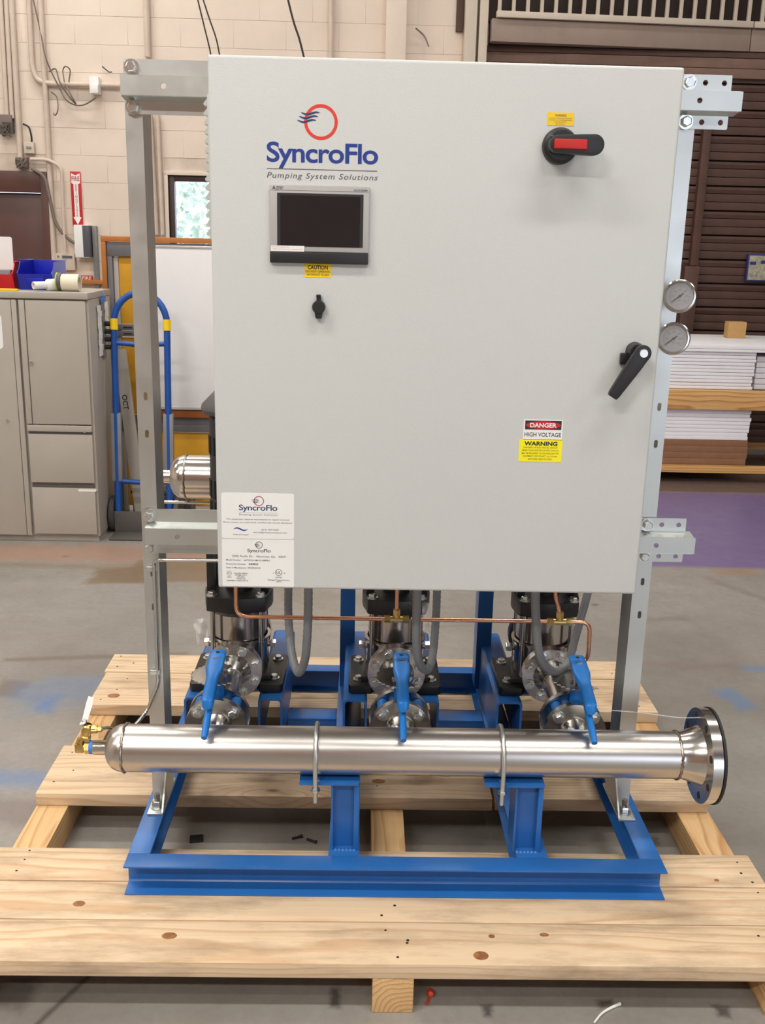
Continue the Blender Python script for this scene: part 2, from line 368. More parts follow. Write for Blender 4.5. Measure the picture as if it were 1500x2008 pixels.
def floor_mat():
    m, nt, p = newmat('stained_concrete'); g = N(nt, 'ShaderNodeNewGeometry'); pos = g.outputs['Position']
    sp = N(nt, 'ShaderNodeSeparateXYZ', {0: pos})
    n1 = N(nt, 'ShaderNodeTexNoise', {'Vector': pos, 'Scale': .9, 'Detail': 8, 'Roughness': .62})
    n2 = N(nt, 'ShaderNodeTexNoise', {'Vector': pos, 'Scale': 5, 'Detail': 8, 'Roughness': .7})
    n3 = N(nt, 'ShaderNodeTexNoise', {'Vector': pos, 'Scale': 42, 'Detail': 4, 'Roughness': .6})
    base = ramp(nt, n1.outputs[0], [(.3, srgb(122, 116, 108)), (.5, srgb(142, 137, 130)), (.7, srgb(154, 150, 144))]).outputs[0]
    base = mix(nt, N(nt, 'ShaderNodeMapRange', {0: n2.outputs[0], 1: .45, 2: .75, 3: 0, 4: .45}).outputs[0], base, srgb(122, 114, 107))
    base = mix(nt, N(nt, 'ShaderNodeMapRange', {0: n3.outputs[0], 1: .4, 2: .8, 3: 0, 4: .3}).outputs[0], base, srgb(112, 106, 100))
    wob = math_(nt, 'MULTIPLY', math_(nt, 'SUBTRACT', n2.outputs[0], .5), .55)
    wob2 = math_(nt, 'MULTIPLY', math_(nt, 'SUBTRACT', N(nt, 'ShaderNodeTexNoise', {'Vector': pos, 'Scale': 3.1, 'Detail': 7, 'Roughness': .7}).outputs[0], .5), .55)
    def patch(cx, cy, hx, hy, colr, amt, edge=.03, wb=1.0, rot=0):
        nonlocal base
        mp = N(nt, 'ShaderNodeMapping', {'Vector': pos, 'Location': (0, 0, 0)}); mp.vector_type = 'POINT'
        sub = N(nt, 'ShaderNodeVectorMath', {0: pos, 1: (cx, cy, 0)}, operation='SUBTRACT')
        ro = N(nt, 'ShaderNodeVectorRotate', {'Vector': sub.outputs[0], 'Angle': -rot}, rotation_type='Z_AXIS')
        q = N(nt, 'ShaderNodeSeparateXYZ', {0: ro.outputs[0]})
        ax = math_(nt, 'SUBTRACT', math_(nt, 'ABSOLUTE', math_(nt, 'ADD', q.outputs[0], math_(nt, 'MULTIPLY', wob, wb))), hx)
        ay = math_(nt, 'SUBTRACT', math_(nt, 'ABSOLUTE', math_(nt, 'ADD', q.outputs[1], math_(nt, 'MULTIPLY', wob2, wb))), hy)
        d = math_(nt, 'MAXIMUM', ax, ay)
        k = N(nt, 'ShaderNodeMapRange', {0: d, 1: -edge, 2: edge, 3: amt, 4: 0}).outputs[0]
        base = mix(nt, k, base, colr)
    nt.nodes.remove
    pp = lambda u, v: at(u, v, 'z', 0)
    # painted, stained and unlit areas, placed where they lie on the floor
    patch(3.2, 3.83, 2.6, .84, srgb(106, 88, 138), .85, .03, .12)                    # purple painted lane
    patch(3.2, 5.3, 2.6, .62, srgb(92, 66, 58), .8, .03, .15)                        # brown floor behind the lane, unlit shade put into its colour
    q = pp(130, 1085); patch(q.x, q.y, 1.1, .14, srgb(160, 128, 110), .8, .05, .5)   # reddish strip before the lockers
    q = pp(100, 1110); patch(q.x, q.y, 1.3, .035, srgb(132, 112, 90), .6, .03, .3)
    q = pp(245, 1128); patch(q.x, q.y, .16, .12, srgb(124, 104, 82), .85, .02, .35)
    q = pp(360, 1120); patch(q.x, q.y, .25, .17, srgb(124, 104, 82), .8, .02, .35)
    q = pp(190, 1288); patch(q.x, q.y, .36, .018, srgb(112, 102, 94), .8, .012, .1, .12)
    q = pp(25, 1350); patch(q.x, q.y, .06, .07, srgb(112, 100, 94), .8, .015, .25)
    q = pp(120, 1360); patch(q.x, q.y, .16, .13, srgb(88, 120, 158), .4, .05, .9, .1)
    q = pp(90, 1385); patch(q.x, q.y, .04, .05, srgb(66, 112, 170), .55, .03, .5, .1)
    q = pp(25, 1530); patch(q.x, q.y, .2, .05, srgb(78, 120, 172), .5, .04, .5)
    q = pp(20, 1590); patch(q.x, q.y, .2, .07, srgb(112, 98, 96), .6, .03, .4)
    q = pp(1345, 1305); patch(q.x, q.y, .2, .022, srgb(128, 112, 108), .75, .02, .3)
    q = pp(1442, 1372); patch(q.x, q.y, .045, .09, srgb(96, 124, 160), .6, .02, .25, .3)
    q = pp(1492, 1312); patch(q.x, q.y, .07, .03, srgb(96, 124, 160), .6, .02, .2)
    q = pp(1470, 1165); patch(q.x, q.y, .03, .3, srgb(128, 118, 112), .7, .02, .3, .5)
    q = pp(1440, 1122); patch(q.x, q.y, .12, .06, srgb(146, 122, 104), .8, .02, .3)
    q = pp(1312, 1215); patch(q.x, q.y, .1, .02, srgb(118, 112, 108), .7, .02, .4)
    q = pp(700, 1225); patch(q.x, q.y, .5, .012, srgb(120, 114, 108), .7, .012, .15)
    q = pp(120, 1965); patch(q.x, q.y, .006, .16, srgb(70, 66, 62), .8, .006, .02, -.45)
    q = pp(15, 1950); patch(q.x, q.y, .05, .05, srgb(76, 68, 64), .7, .02, .4)
    q = pp(660, 1955); patch(q.x, q.y, .012, .03, srgb(66, 62, 58), .8, .008, .15)
    q = pp(955, 1980); patch(q.x, q.y, .012, .02, srgb(66, 60, 58), .8, .008, .15)
    q = pp(1188, 1965); patch(q.x, q.y, .02, .012, srgb(66, 60, 58), .8, .008, .15)
    q = pp(1413, 1985); patch(q.x, q.y, .016, .016, srgb(66, 60, 58), .8, .008, .15)
    vo = N(nt, 'ShaderNodeTexVoronoi', {'Vector': pos, 'Scale': 2.6})
    k = N(nt, 'ShaderNodeMapRange', {0: math_(nt, 'ADD', vo.outputs['Distance'], wob), 1: .035, 2: .06, 3: .6, 4: 0}).outputs[0]
    base = mix(nt, k, base, srgb(92, 84, 78))
    nt.links.new(base, p.inputs['Base Color'])
    rr = N(nt, 'ShaderNodeMapRange', {0: n2.outputs[0], 1: .3, 2: .7, 3: .28, 4: .5}); nt.links.new(rr.outputs[0], p.inputs['Roughness'])
    bp = N(nt, 'ShaderNodeBump', {'Strength': .15, 'Distance': .002, 'Height': n3.outputs[0]}); nt.links.new(bp.outputs[0], p.inputs['Normal'])
    return m
M['floor'] = floor_mat()
def mats_misc():
    # translucent plastic film
    m, nt, p = newmat('clear_plastic_film'); p.inputs['Base Color'].default_value = (.9, .9, .9, 1); p.inputs['Roughness'].default_value = .15
    tc = N(nt, 'ShaderNodeTexCoord'); no = N(nt, 'ShaderNodeTexNoise', {'Vector': tc.outputs['Object'], 'Scale': 18, 'Detail': 3})
    a = N(nt, 'ShaderNodeMapRange', {0: no.outputs[0], 1: .35, 2: .7, 3: .06, 4: .34}); nt.links.new(a.outputs[0], p.inputs['Alpha'])
    M['film'] = m
    m, nt, p = newmat('window_glass'); p.inputs['Base Color'].default_value = (1, 1, 1, 1); p.inputs['Roughness'].default_value = .02
    p.inputs['Transmission Weight'].default_value = 1; p.inputs['IOR'].default_value = 1.02
    tc = N(nt, 'ShaderNodeTexCoord'); no = N(nt, 'ShaderNodeTexNoise', {'Vector': tc.outputs['Object'], 'Scale': 3})
    a = N(nt, 'ShaderNodeMapRange', {0: no.outputs[0], 3: .01, 4: .05}); nt.links.new(a.outputs[0], p.inputs['Roughness'])
    M['glass'] = m
    m, nt, p = newmat('gauge_crystal'); p.inputs['Base Color'].default_value = (1, 1, 1, 1); p.inputs['Roughness'].default_value = .03
    tc = N(nt, 'ShaderNodeTexCoord'); no = N(nt, 'ShaderNodeTexNoise', {'Vector': tc.outputs['Object'], 'Scale': 9})
    a = N(nt, 'ShaderNodeMapRange', {0: no.outputs[0], 3: .10, 4: .16}); nt.links.new(a.outputs[0], p.inputs['Alpha'])
    M['crystal'] = m
    m, nt, p = newmat('tree_foliage'); tc = N(nt, 'ShaderNodeTexCoord'); no = N(nt, 'ShaderNodeTexNoise', {'Vector': tc.outputs['Object'], 'Scale': 4, 'Detail': 3})
    rp = ramp(nt, no.outputs[0], [(.3, srgb(150, 172, 150)), (.7, srgb(215, 225, 212))]); nt.links.new(rp.outputs[0], p.inputs['Base Color']); p.inputs['Roughness'].default_value = .7
    M['leaf'] = m
mats_misc()

# ------------------------------------------------------------------ the setting
YW = 6.4
b = B(); b.box((-9, -9, -.1), (9, 9, 0)); tag(b.build('floor', M['floor']), 'stained grey concrete warehouse floor with purple lane', 'floor', kind='structure')
b = B(); b.box((-9, -9, CEIL), (9, 9, CEIL+.1)); tag(b.build('ceiling', M['ceil']), 'pale warehouse ceiling', 'ceiling', kind='structure')
b = B(); b.box((-9.1, -9, 0), (-9, 9, CEIL)); tag(b.build('wall_left', M['wall']), 'cream painted side wall', 'wall', kind='structure')
b = B(); b.box((9, -9, 0), (9.1, 9, CEIL)); tag(b.build('wall_right', M['brown']), 'brown side wall of the hall', 'wall', kind='structure')
b = B()
for x0, x1, z0, z1 in ((-9, 1.8, 0, CEIL), (6.4, 9, 0, CEIL), (1.8, 6.4, 3.4, CEIL)): b.box((x0, -9.1, z0), (x1, -9, z1))  # unseen doorway, added so cool daylight reaches the cabinet front
tag(b.build('wall_front', M['tanbeam']), 'tan wall with an added doorway behind the viewer that lets in cool daylight', 'wall', kind='structure')
b = B(); b.box((-40, -40, -.12), (40, -9.1, -.02)); tag(b.build('ground', M['conduitpaint']), 'pale yard outside the added doorway', 'ground', kind='structure')
pd = bpy.data.lights.new('added_door_portal', 'AREA'); pd.shape = 'RECTANGLE'; pd.size = 4.6; pd.size_y = 3.4; pd.cycles.is_portal = True
po_ = bpy.data.objects.new('added_door_portal', pd); link(po_); po_.location = (4.1, -9.0, 1.7); po_.rotation_euler = (R(-90), 0, 0)
# back wall: slab with door and window openings, blocks as parts
DX0, DX1, DZ = -3.7, at(98, 420, 'y', YW).x, 2.106
WX0, WX1, WZ0, WZ1 = -1.69, -1.0, 1.2, 2.105
WEND = at(908, 60, 'y', YW).x
b = B()
S0, S1 = YW+.0025, YW+.2
for x0, x1, z0, z1 in ((-9, DX0, 0, CEIL), (DX0, DX1, DZ, CEIL), (DX1, WX0, 0, CEIL), (WX0, WX1, 0, WZ0), (WX0, WX1, WZ1, CEIL), (WX1, WEND+.2, 0, CEIL)):
    b.box((x0, S0, z0), (x1, S1, z1))
wall = tag(b.build('wall_back', M['joint']), 'cream painted concrete block wall with brown door and window', 'wall', kind='structure')
bw, bh, gap = .4064, .2032, .0022
nb = 0
for row in range(0, 19):
    z0, z1 = row*bh+gap/2, (row+1)*bh-gap/2
    x = -4.2 - (bw/2 if row % 2 else 0)
    while x < WEND:
        segs = [(x+gap/16, min(x+bw-gap/16, WEND))]; x += bw
        for ox0, ox1, oz0, oz1 in ((DX0-.05, DX1+.002, 0, DZ+.002), (WX0-.03, WX1+.03, WZ0-.03, WZ1+.03)):
            if z1 > oz0 and z0 < oz1:
                ns = []
                for a, c in segs:
                    if c <= ox0 or a >= ox1: ns.append((a, c)); continue
                    if a < ox0: ns.append((a, ox0))
                    if c > ox1: ns.append((ox1, c))
                segs = ns
        for a, c in segs:
            if c-a < .03 or (z1 < 1.4): continue
            bb = B(); bb.box((a, YW-random.uniform(0, .0012), z0), (c, YW+.02, z1), .0012, seg=1)
            bb.build('block', M['wall'], wall); nb += 1
b = B(); b.box((-9, YW, 0), (DX0-.06, YW+.01, 1.42)); b.box((DX1+.07, YW, 0), (WX0-.04, YW+.01, 1.42)); b.box((WX0-.04, YW, 0), (WEND, YW+.01, 1.17))
b.box((-9, YW, 19*bh), (WEND, YW+.01, CEIL)); b.box((-9, YW, 1.43), (-4.41, YW+.01, 19*bh-.002))
b.build('plain_wall_face', M['wall'], wall)
# door
d = thing('door_1', ((DX0+DX1)/2, YW, 0), 'dark brown metal exit door in a brown frame', 'door', kind='structure')
b = B(); fwid = .055
for a, c in (((DX0, YW-.03, 0), (DX0+fwid, YW+.12, DZ)), ((DX1-fwid, YW-.03, 0), (DX1, YW+.12, DZ)), ((DX0+fwid, YW-.029, DZ-.16), (DX1-fwid, YW+.12, DZ))): b.box(a, c, .004)
b.build('door_frame', M['doorbrown'], d)
b = B(); b.box((DX0+fwid+.004, YW+.03, .01), (DX1-fwid-.004, YW+.075, DZ-.165), .003); b.build('door_leaf', M['doorbrown'], d)
q = at(68, 371, 'y', YW+.0); b = B(); b.box((q.x-.04, YW-.005, q.z-.01), (q.x+.03, YW+.04, q.z+.012), .003); b.build('door_closer_bracket', M['wornsteel'], d)
# window
wn = thing('window_1', ((WX0+WX1)/2, YW, WZ0), 'dark framed window looking out on pale trees', 'window', kind='structure')
b = B(); t = .045
for a, c in (((WX0, YW+.02, WZ0), (WX0+t, YW+.1, WZ1)), ((WX1-t, YW+.02, WZ0), (WX1, YW+.1, WZ1)), ((WX0+t, YW+.02, WZ1-t), (WX1-t, YW+.1, WZ1)), ((WX0+t, YW+.02, WZ0), (WX1-t, YW+.1, WZ0+t))): b.box(a, c, .004)
b.build('window_frame', plain('window_frame_bronze', srgb(66, 46, 42), .4), wn)
b = B()
for a, c in (((WX0-.03, YW-.012, WZ0), (WX0, YW+.03, WZ1)), ((WX1, YW-.012, WZ0), (WX1+.03, YW+.03, WZ1)), ((WX0-.03, YW-.012, WZ1), (WX1+.03, YW+.03, WZ1+.03)), ((WX0-.03, YW-.03, WZ0-.03), (WX1+.03, YW+.03, WZ0))): b.box(a, c, .003)
b.build('window_trim', M['wall'], wn)
b = B(); b.box((WX0+t, YW+.055, WZ0+t), (WX1-t, YW+.061, WZ1-t)); b.build('pane', M['glass'], wn)
# trees beyond the window
for i, (tx, ty, th, tr) in enumerate(((-2.3, 11.5, 1.9, .75), (-1.2, 12.5, 1.0, .8))):
    tr_ = thing('tree', (tx, ty, -.1), ['rounded pale tree crown outside the window, the higher one', 'low bush outside the window below the tree'][i], 'tree')
    b = B(); b.cyl((tx, ty, -.1), (tx, ty, th), .07, .04, 8); b.build('trunk', M['leaf'], tr_)
    b = B()
    for k in range(420):
        v = Vector((random.gauss(0, 1), random.gauss(0, 1), random.gauss(0, 1))).normalized()*tr*random.uniform(.5, 1); v.z *= .8
        c = Vector((tx, ty, th))+v; a = Vector((random.gauss(0, 1), random.gauss(0, 1), random.gauss(0, 1))).normalized(); e = a.orthogonal().normalized()
        s = .07
        f = [b.bm.verts.new(c+a*s), b.bm.verts.new(c+e*s*.5), b.bm.verts.new(c-a*s), b.bm.verts.new(c-e*s*.5)]; b.bm.faces.new(f)
    o = b.build('foliage', M['leaf'], tr_); tag(o, kind='stuff')
# pilaster and jamb posts of the back wall
b = B(); x0, x1 = at(757, 50, 'y', YW-.1).x, at(797, 50, 'y', YW-.1).x; b.box((x0, YW-.1, 0), (x1, YW+.05, CEIL), .006)
tag(b.build('trim_1', M['wall']), 'cream vertical pilaster on the block wall', 'trim', kind='structure')
b = B(); x0, x1 = at(912, 50, 'y', YW-.12).x, at(935, 50, 'y', YW-.12).x; b.box((x0, YW-.12, 0), (x1, YW+.2, CEIL), .006)
tag(b.build('trim_2', M['grille']), 'cream jamb post at the end of the block wall', 'trim', kind='structure')
b = B(); x0, x1 = at(940, 50, 'y', YW-.12).x, at(957, 50, 'y', YW-.12).x; b.box((x0, YW-.12, 0), (x1, YW+.2, CEIL), .006)
tag(b.build('trim_3', M['grille']), 'cream track post beside the slatted brown wall', 'trim', kind='structure')
b = B(); x0, x1 = at(895, 30, 'y', YW-.03).x, at(909, 30, 'y', YW-.03).x; z0 = at(900, 62, 'y', YW-.03).z; b.box((x0, YW-.03, z0), (x1, YW, 4.2), .004)
tag(b.build('trim_4', M['brown']), 'short brown strip high on the block wall', 'trim', kind='structure')
# brown slatted wall on the right
XB0, XB1 = at(952, 120, 'y', YW).x, 8.9
b = B(); b.box((XB0-.1, YW+.06, 0), (XB1, YW+.16, CEIL)); rw = tag(b.build('wall_back_slatted', M['dark']), 'brown horizontally slatted wall on the right', 'wall', kind='structure')
z = .02; pitch = .192
while z < 2.93:
    bb = B()
    for k in range(3):
        zz = z+k*pitch/3
        bb.prism([(YW+.065, zz), (YW+.016, zz+.003), (YW+.012-.004*(k == 2), zz+pitch/6), (YW+.016-.006*(k == 2), zz+pitch/3-(.012 if k == 2 else .002)), (YW+.065, zz+pitch/3-(.010 if k == 2 else 0))], XB1-XB0, Matrix(((0, 0, 1, XB0), (1, 0, 0, 0), (0, 1, 0, 0), (0, 0, 0, 1))))
    bb.build('slat', M['brown'], rw, ang=20); z += pitch
for z0, z1, mt in ((2.93, 3.0, 'ledge'), (3.003, 3.075, 'ledge'), (3.078, 3.12, 'brown')):
    bb = B(); bb.box((XB0, YW-.02, z0), (XB1, YW+.06, z1), .004); bb.build('ledge_board', M[mt], rw)
# vertical brown strut and sloped beam + grille
b = B(); p0, p1 = at(1397, 300, 'y', YW-.05), at(1376, 560, 'y', YW-.05)
b.box((2.555, YW-.05, 1.5), (2.62, YW+.02, 2.9), .005); b.box((2.51, YW-.06, 0), (2.63, YW+.02, 1.497), .005)
tag(b.build('trim_5', M['brown']), 'brown vertical strut on the slatted wall', 'trim', kind='structure')
G = Matrix.Translation((XB0, YW-.16, 0)) @ Matrix.Rotation(R(3.5), 4, 'Z')
b = B(); b.box((.02, 0, 3.125), (2.05, .1, 3.285), .004, G); b.box((2.056, 0, 3.125), (4.2, .1, 3.285), .004, G)
tag(b.build('trim_6', M['beigebeam']), 'grey beige beam under the cream grille', 'trim', kind='structure')
gr = thing('guard_grille', G @ Vector((2, -.02, 3.29)), 'cream metal grille of upright bars above the beige beam', 'grille')
b = B(); b.box((.05, -.03, 3.29), (2.05, .02, 3.335), .003, G); b.box((2.06, -.03, 3.29), (4.2, .02, 3.335), .003, G); b.build('bottom_rail', M['grille'], gr)
bar = None
for k in range(38):
    x = .07+k*.108
    if bar is None:
        b = B(); b.box((x-.013, -.02, 3.335), (x+.013, .01, 4.3), .003, G); bar = b.build('bar', M['grille'], gr)
    else:
        inst(bar, 'bar', gr, Matrix.Translation(off(gr)) @ Matrix.Translation(G.to_3x3() @ Vector((k*.108, 0, 0))))
b = B(); b.box((0, .12, 3.29), (4.3, .14, 4.6), 0, G); tag(b.build('trim_7', M['dark']), 'dark sheet standing for the shade behind the cream grille', 'trim', kind='structure')  # shade behind the bars put into the colour of a flat sheet

# ceiling lights (above the frame)
for i, (x, y, pw) in enumerate(LAMPS):
    f = thing('ceiling_light', (x, y, CEIL-.12), 'long white ceiling light fixture', 'light', 'ceiling lights of the hall')
    b = B(); b.prism([(-.2, 0), (.2, 0), (.12, .1), (-.12, .1)], 2.4, Matrix(((0, 0, 1, x-1.2), (1, 0, 0, y), (0, 1, 0, CEIL-.12), (0, 0, 0, 1)))); b.build('housing', M['fixture'], f)
    ld = bpy.data.lights.new('lamp', 'AREA'); ld.shape = 'RECTANGLE'; ld.size = 2.3; ld.size_y = .3; ld.energy = pw*2.4; ld.color = (1, .97, .92)
    lo = bpy.data.objects.new('lamp', ld); link(lo, f); lo.location = (0, 0, -.02)

# ------------------------------------------------------------------ pallet
PT, PB = .127, .089
pal = thing('shipping_pallet', (0, .5, 0), 'large pale pine pallet of wide planks on square runners under the blue skid', 'pallet')
boards = [(-1.06, .93, -.229, -.0905, 'l'), (-1.07, .925, -.0875, .052, 'm'), (-1.05, .918, .056, .19, 'n'),
          (-.998, .286, .447, .726, 'a'), (.294, .903, .45, .722, 'b'), (-1.002, .915, 1.005, 1.266, 'c'), (-1.012, .925, 1.272, 1.43, 'd')]
for x0, x1, y0, y1, _ in boards:
    b = B(); c = Vector(((x0+x1)/2, (y0+y1)/2, (PT+PB)/2)); h = Vector(((x1-x0)/2, (y1-y0)/2, (PT-PB)/2))
    bb = bmesh.new(); b.box(-h, h, .003)
    me_o = finish(b.bm, 'plank', M['wood'], None, (0, 0, 0)); me_o.parent = pal; me_o.location = c-off(pal)
for x0, x1 in ((-.997, -.908), (-.0569, .0335), (.815, .908)):
    b = B(); h = Vector(((x1-x0)/2, .84, PB/2)); b.box(-h, h-Vector((0, 0, .0005)), .003)
    o = finish(b.bm, 'runner', M['woody'], None, (0, 0, 0)); o.parent = pal; o.location = Vector(((x0+x1)/2, -.2285+.84, PB/2))-off(pal)
b = B(); b.lathe([(0, .0006), (.0034, .0006), (.0034, 0)], None, 8); nail = b.build('nail', M['gasket'], pal); nail.location = Vector((.02, -.16, PT))-off(pal)
nail.data.transform(Matrix.Translation(off(pal)))
for x0, x1, y0, y1, _ in boards:
    for xr in (-.95, -.01, .86):
        for k in range(3):
            x, y = xr+random.uniform(-.035, .035), y0+(y1-y0)*(.2+.3*k)+random.uniform(-.015, .015)
            if x0+.01 < x < x1-.01: inst(nail, 'nail', pal, Matrix.Translation((x, y, PT)) @ Matrix.Scale(random.uniform(.7, 1.1), 4))

knotm = plain('pine_knot', srgb(150, 100, 60), .6, var=.45, vscale=60)
for u, v, wpx, hpx in ((155, 1772, 24, 11), (332, 1835, 30, 13), (943, 1874, 30, 17), (964, 1836, 13, 7), (1067, 1833, 18, 7), (223, 1364, 24, 8), (742, 1532, 26, 8), (872, 1519, 40, 8), (1405, 1726, 10, 5)):
    q = at(u, v, 'z', PT); a = at(u+wpx/2, v, 'z', PT); c = at(u, v-hpx/2, 'z', PT)
    b = B(); b.prism([((a.x-q.x)*math.cos(2*math.pi*k/20), (c.y-q.y)*math.sin(2*math.pi*k/20)) for k in range(20)], .0006, Matrix.Translation((q.x, q.y, PT-.0002))); b.build('knot', knotm, pal)

# ------------------------------------------------------------------ blue skid frame
ZT = .2038
sk = thing('pump_skid_frame', (0, .6, PT), 'blue painted steel base frame of flanged beams carrying the pumps on the pallet', 'frame')
XF, YB = .6466, 1.185
def ibeam(p0, p1, wd=.054, h=None, tf=.006, tw=.006, open_front=False):
    """I section along p0->p1 (z = bottom)"""
    h = h or ZT-PT; p0, p1 = Vector(p0), Vector(p1); d = (p1-p0); s = Vector((d.y, -d.x, 0)).normalized()
    prof = [(-wd/2, 0), (wd/2, 0), (wd/2, tf), (tw/2, tf+.003), (tw/2, h-tf-.003), (wd/2, h-tf), (wd/2, h), (-wd/2, h), (-wd/2, h-tf), (-tw/2, h-tf-.003), (-tw/2, tf+.003), (-wd/2, tf)]
    if open_front: prof = [(-wd/2, 0), (wd/2, 0), (wd/2, tf-.002), (-wd/2+tw+.004, tf+.001), (-wd/2+tw, tf+.006), (-wd/2+tw, h-tf-.006), (-wd/2+tw+.004, h-tf-.001), (wd/2, h-tf+.002), (wd/2, h), (-wd/2, h)]
    b = B(); b.prism(prof, d.length, Matrix(((s.x, 0, d.x/d.length, p0.x), (s.y, 0, d.y/d.length, p0.y), (0, 1, 0, p0.z), (0, 0, 0, 1))), .0012)
    return b
ibeam((-XF, .027, PT), (XF, .027, PT), open_front=True).build('front_beam', M['blue'], sk)
ibeam((-XF, YB-.027, PT), (XF, YB-.027, PT)).build('rear_beam', M['blue'], sk)
for s in (-1, 1): ibeam((s*(XF-.026), .0545, PT), (s*(XF-.026), YB-.0545, PT), .052).build('side_beam', M['blue'], sk)
bars = ((-.165, -.090), (.294, .369))
for x0, x1 in bars: ibeam(((x0+x1)/2, .0545, PT), ((x0+x1)/2, YB-.0545, PT), x1-x0).build('joist', M['blue'], sk)
# cross plates between the pump rails
RAIL = [(-.601, -.525), (-.388, -.318), (-.143, -.073), (.072, .136), (.303, .378), (.512, .582)]
for x0, x1 in ((-.316, -.167), (.138, .292)):
    b = B(); b.box((x0, .774, ZT-.008), (x1, .846, ZT), .002); b.box((x0, .774, ZT-.05), (x1, .781, ZT-.008)); b.build('cross_bar', M['blue'], sk)
for x0, x1 in RAIL:
    hh = .36-.206; t = .006; wd = x1-x0
    prof = [(0, 0), (t, 0), (t, hh-t-.006), (t+.006, hh-t), (wd-t-.006, hh-t), (wd-t, hh-t-.006), (wd-t, 0), (wd, 0), (wd, hh-.008), (wd-.008, hh), (.008, hh), (0, hh-.008)]
    b = B(); b.prism(prof, .53, Matrix(((1, 0, 0, x0), (0, 0, 1, .585), (0, 1, 0, .2055), (0, 0, 0, 1)))); b.build('pump_rail', M['blue'], sk)
# uprights carrying the rear header
for x in (-.138, .313):
    b = B(); b.box((x-.024, 1.012, ZT), (x+.024, 1.018, .826)); b.box((x-.024, 1.018, ZT), (x-.018, 1.09, .826)); b.box((x+.018, 1.018, ZT), (x+.024, 1.09, .826)); b.build('upright', M['blue'], sk)
    b = B(); b.box((x-.05, 1.0, .8262), (x+.05, 1.1, .8322), .001); b.build('saddle_plate', M['blue'], sk)
# pipe support posts on the joists
HY, HZ, HR = .12, .45, .0572
for i, (x0, x1, gap_s) in enumerate(((-.160, -.093, -1), (.285, .352, -1))):
    b = B(); zt = HZ-HR-.007
    b.box((x0, .096, ZT), (x1, .101, zt)); b.box((x0, .078, ZT), (x0+.005, .096, zt)); b.box((x1-.012, .076, ZT), (x1, .096, zt), .001)
    b.box((x0, .101, ZT), (x0+.005, .16, zt)); b.box((x1-.005, .101, ZT), (x1, .16, zt))
    b.build('support_post', M['blue'], sk)
    b = B(); sx0 = x0-.076
    b.plate(rrect(sx0, .066, x1, .2, .004), [slot(x0-.036, .082, .017, .02)], .006, Matrix.Translation((0, 0, HZ-HR-.0035)))
    b.build('saddle_plate', M['blue'], sk)
    b = B()
    for k in range(6): b.lathe([(0, .005), (.004, .003), (.006, 0)], Matrix.Translation((x0+.012+k*.009, .0785, ZT)), 8)
    b.build('weld', M['blue'], sk)

# ------------------------------------------------------------------ stainless header in front
hd = thing('suction_header', (0, HY, HZ), 'long brushed stainless pipe header lying across the front of the blue frame', 'pipe')
AX = lambda x: frame((x, HY, HZ), (1, 0, 0), (0, 0, 1))
b = B(); b.lathe([(HR, -.655), (HR, .676)], frame((0, HY, HZ), (1, 0, 0), (0, 0, 1)), 64); b.build('pipe', M['ss'], hd)
b = B(); prof = []
for k in range(13):
    a = k/12*math.pi/2; prof.append((HR*math.sin(a)**.75 if k else 0, -.045*math.cos(a)))
prof.append((HR, .003)); b.lathe(prof, AX(-.659), 64); b.build('end_cap', M['ss'], hd)
def weldring(x, r, parent, Mx=None, n=72, wig=.0015, wr=.0034):
    b = B(); pts = []
    for k in range(n):
        a = 2*math.pi*k/n; pts.append((Mx or AX(x)) @ Vector((r*math.cos(a), r*math.sin(a), random.uniform(-wig, wig))))
    b.tube(pts, wr, 8, True); return b.build('weld_seam', M['weld'], parent)
weldring(-.656, HR+.0003, hd); weldring(.676, HR, hd)
b = B(); b.lathe([(HR, 0), (HR, .012), (.0675, .045), (.072, .054), (.1145, .054), (.1145, .078), (.079, .078), (.079, .080), (.05, .080), (.05, 0)], AX(.676), 64, True)
b.build('flange', M['sspol'], hd)
b = B(); b.lathe([(.05, 0), (.1165, 0), (.1165, .006), (.05, .006)], AX(.7562), 64, True); b.build('gasket', M['gasket'], hd)
for k in range(8):
    a = 2*math.pi*(k+.5)/8; b = B(); b.lathe([(0, .0006), (.0095, .0006), (.0095, 0)], AX(.676) @ Matrix.Translation((.0953*math.cos(a), .0953*math.sin(a), .054)) @ Matrix.Rotation(math.pi, 4, 'X'), 16)
    b.build('bolt_hole', M['dark'], hd)  # flat dark disc, shade of an open hole as colour
# end nipple
b = B(); b.lathe([(0, 0), (.016, 0), (.0175, .002), (.0175, .03), (.02, .034), (0, .034)], AX(-.7345), 32); b.build('half_coupling', M['sspol'], hd)
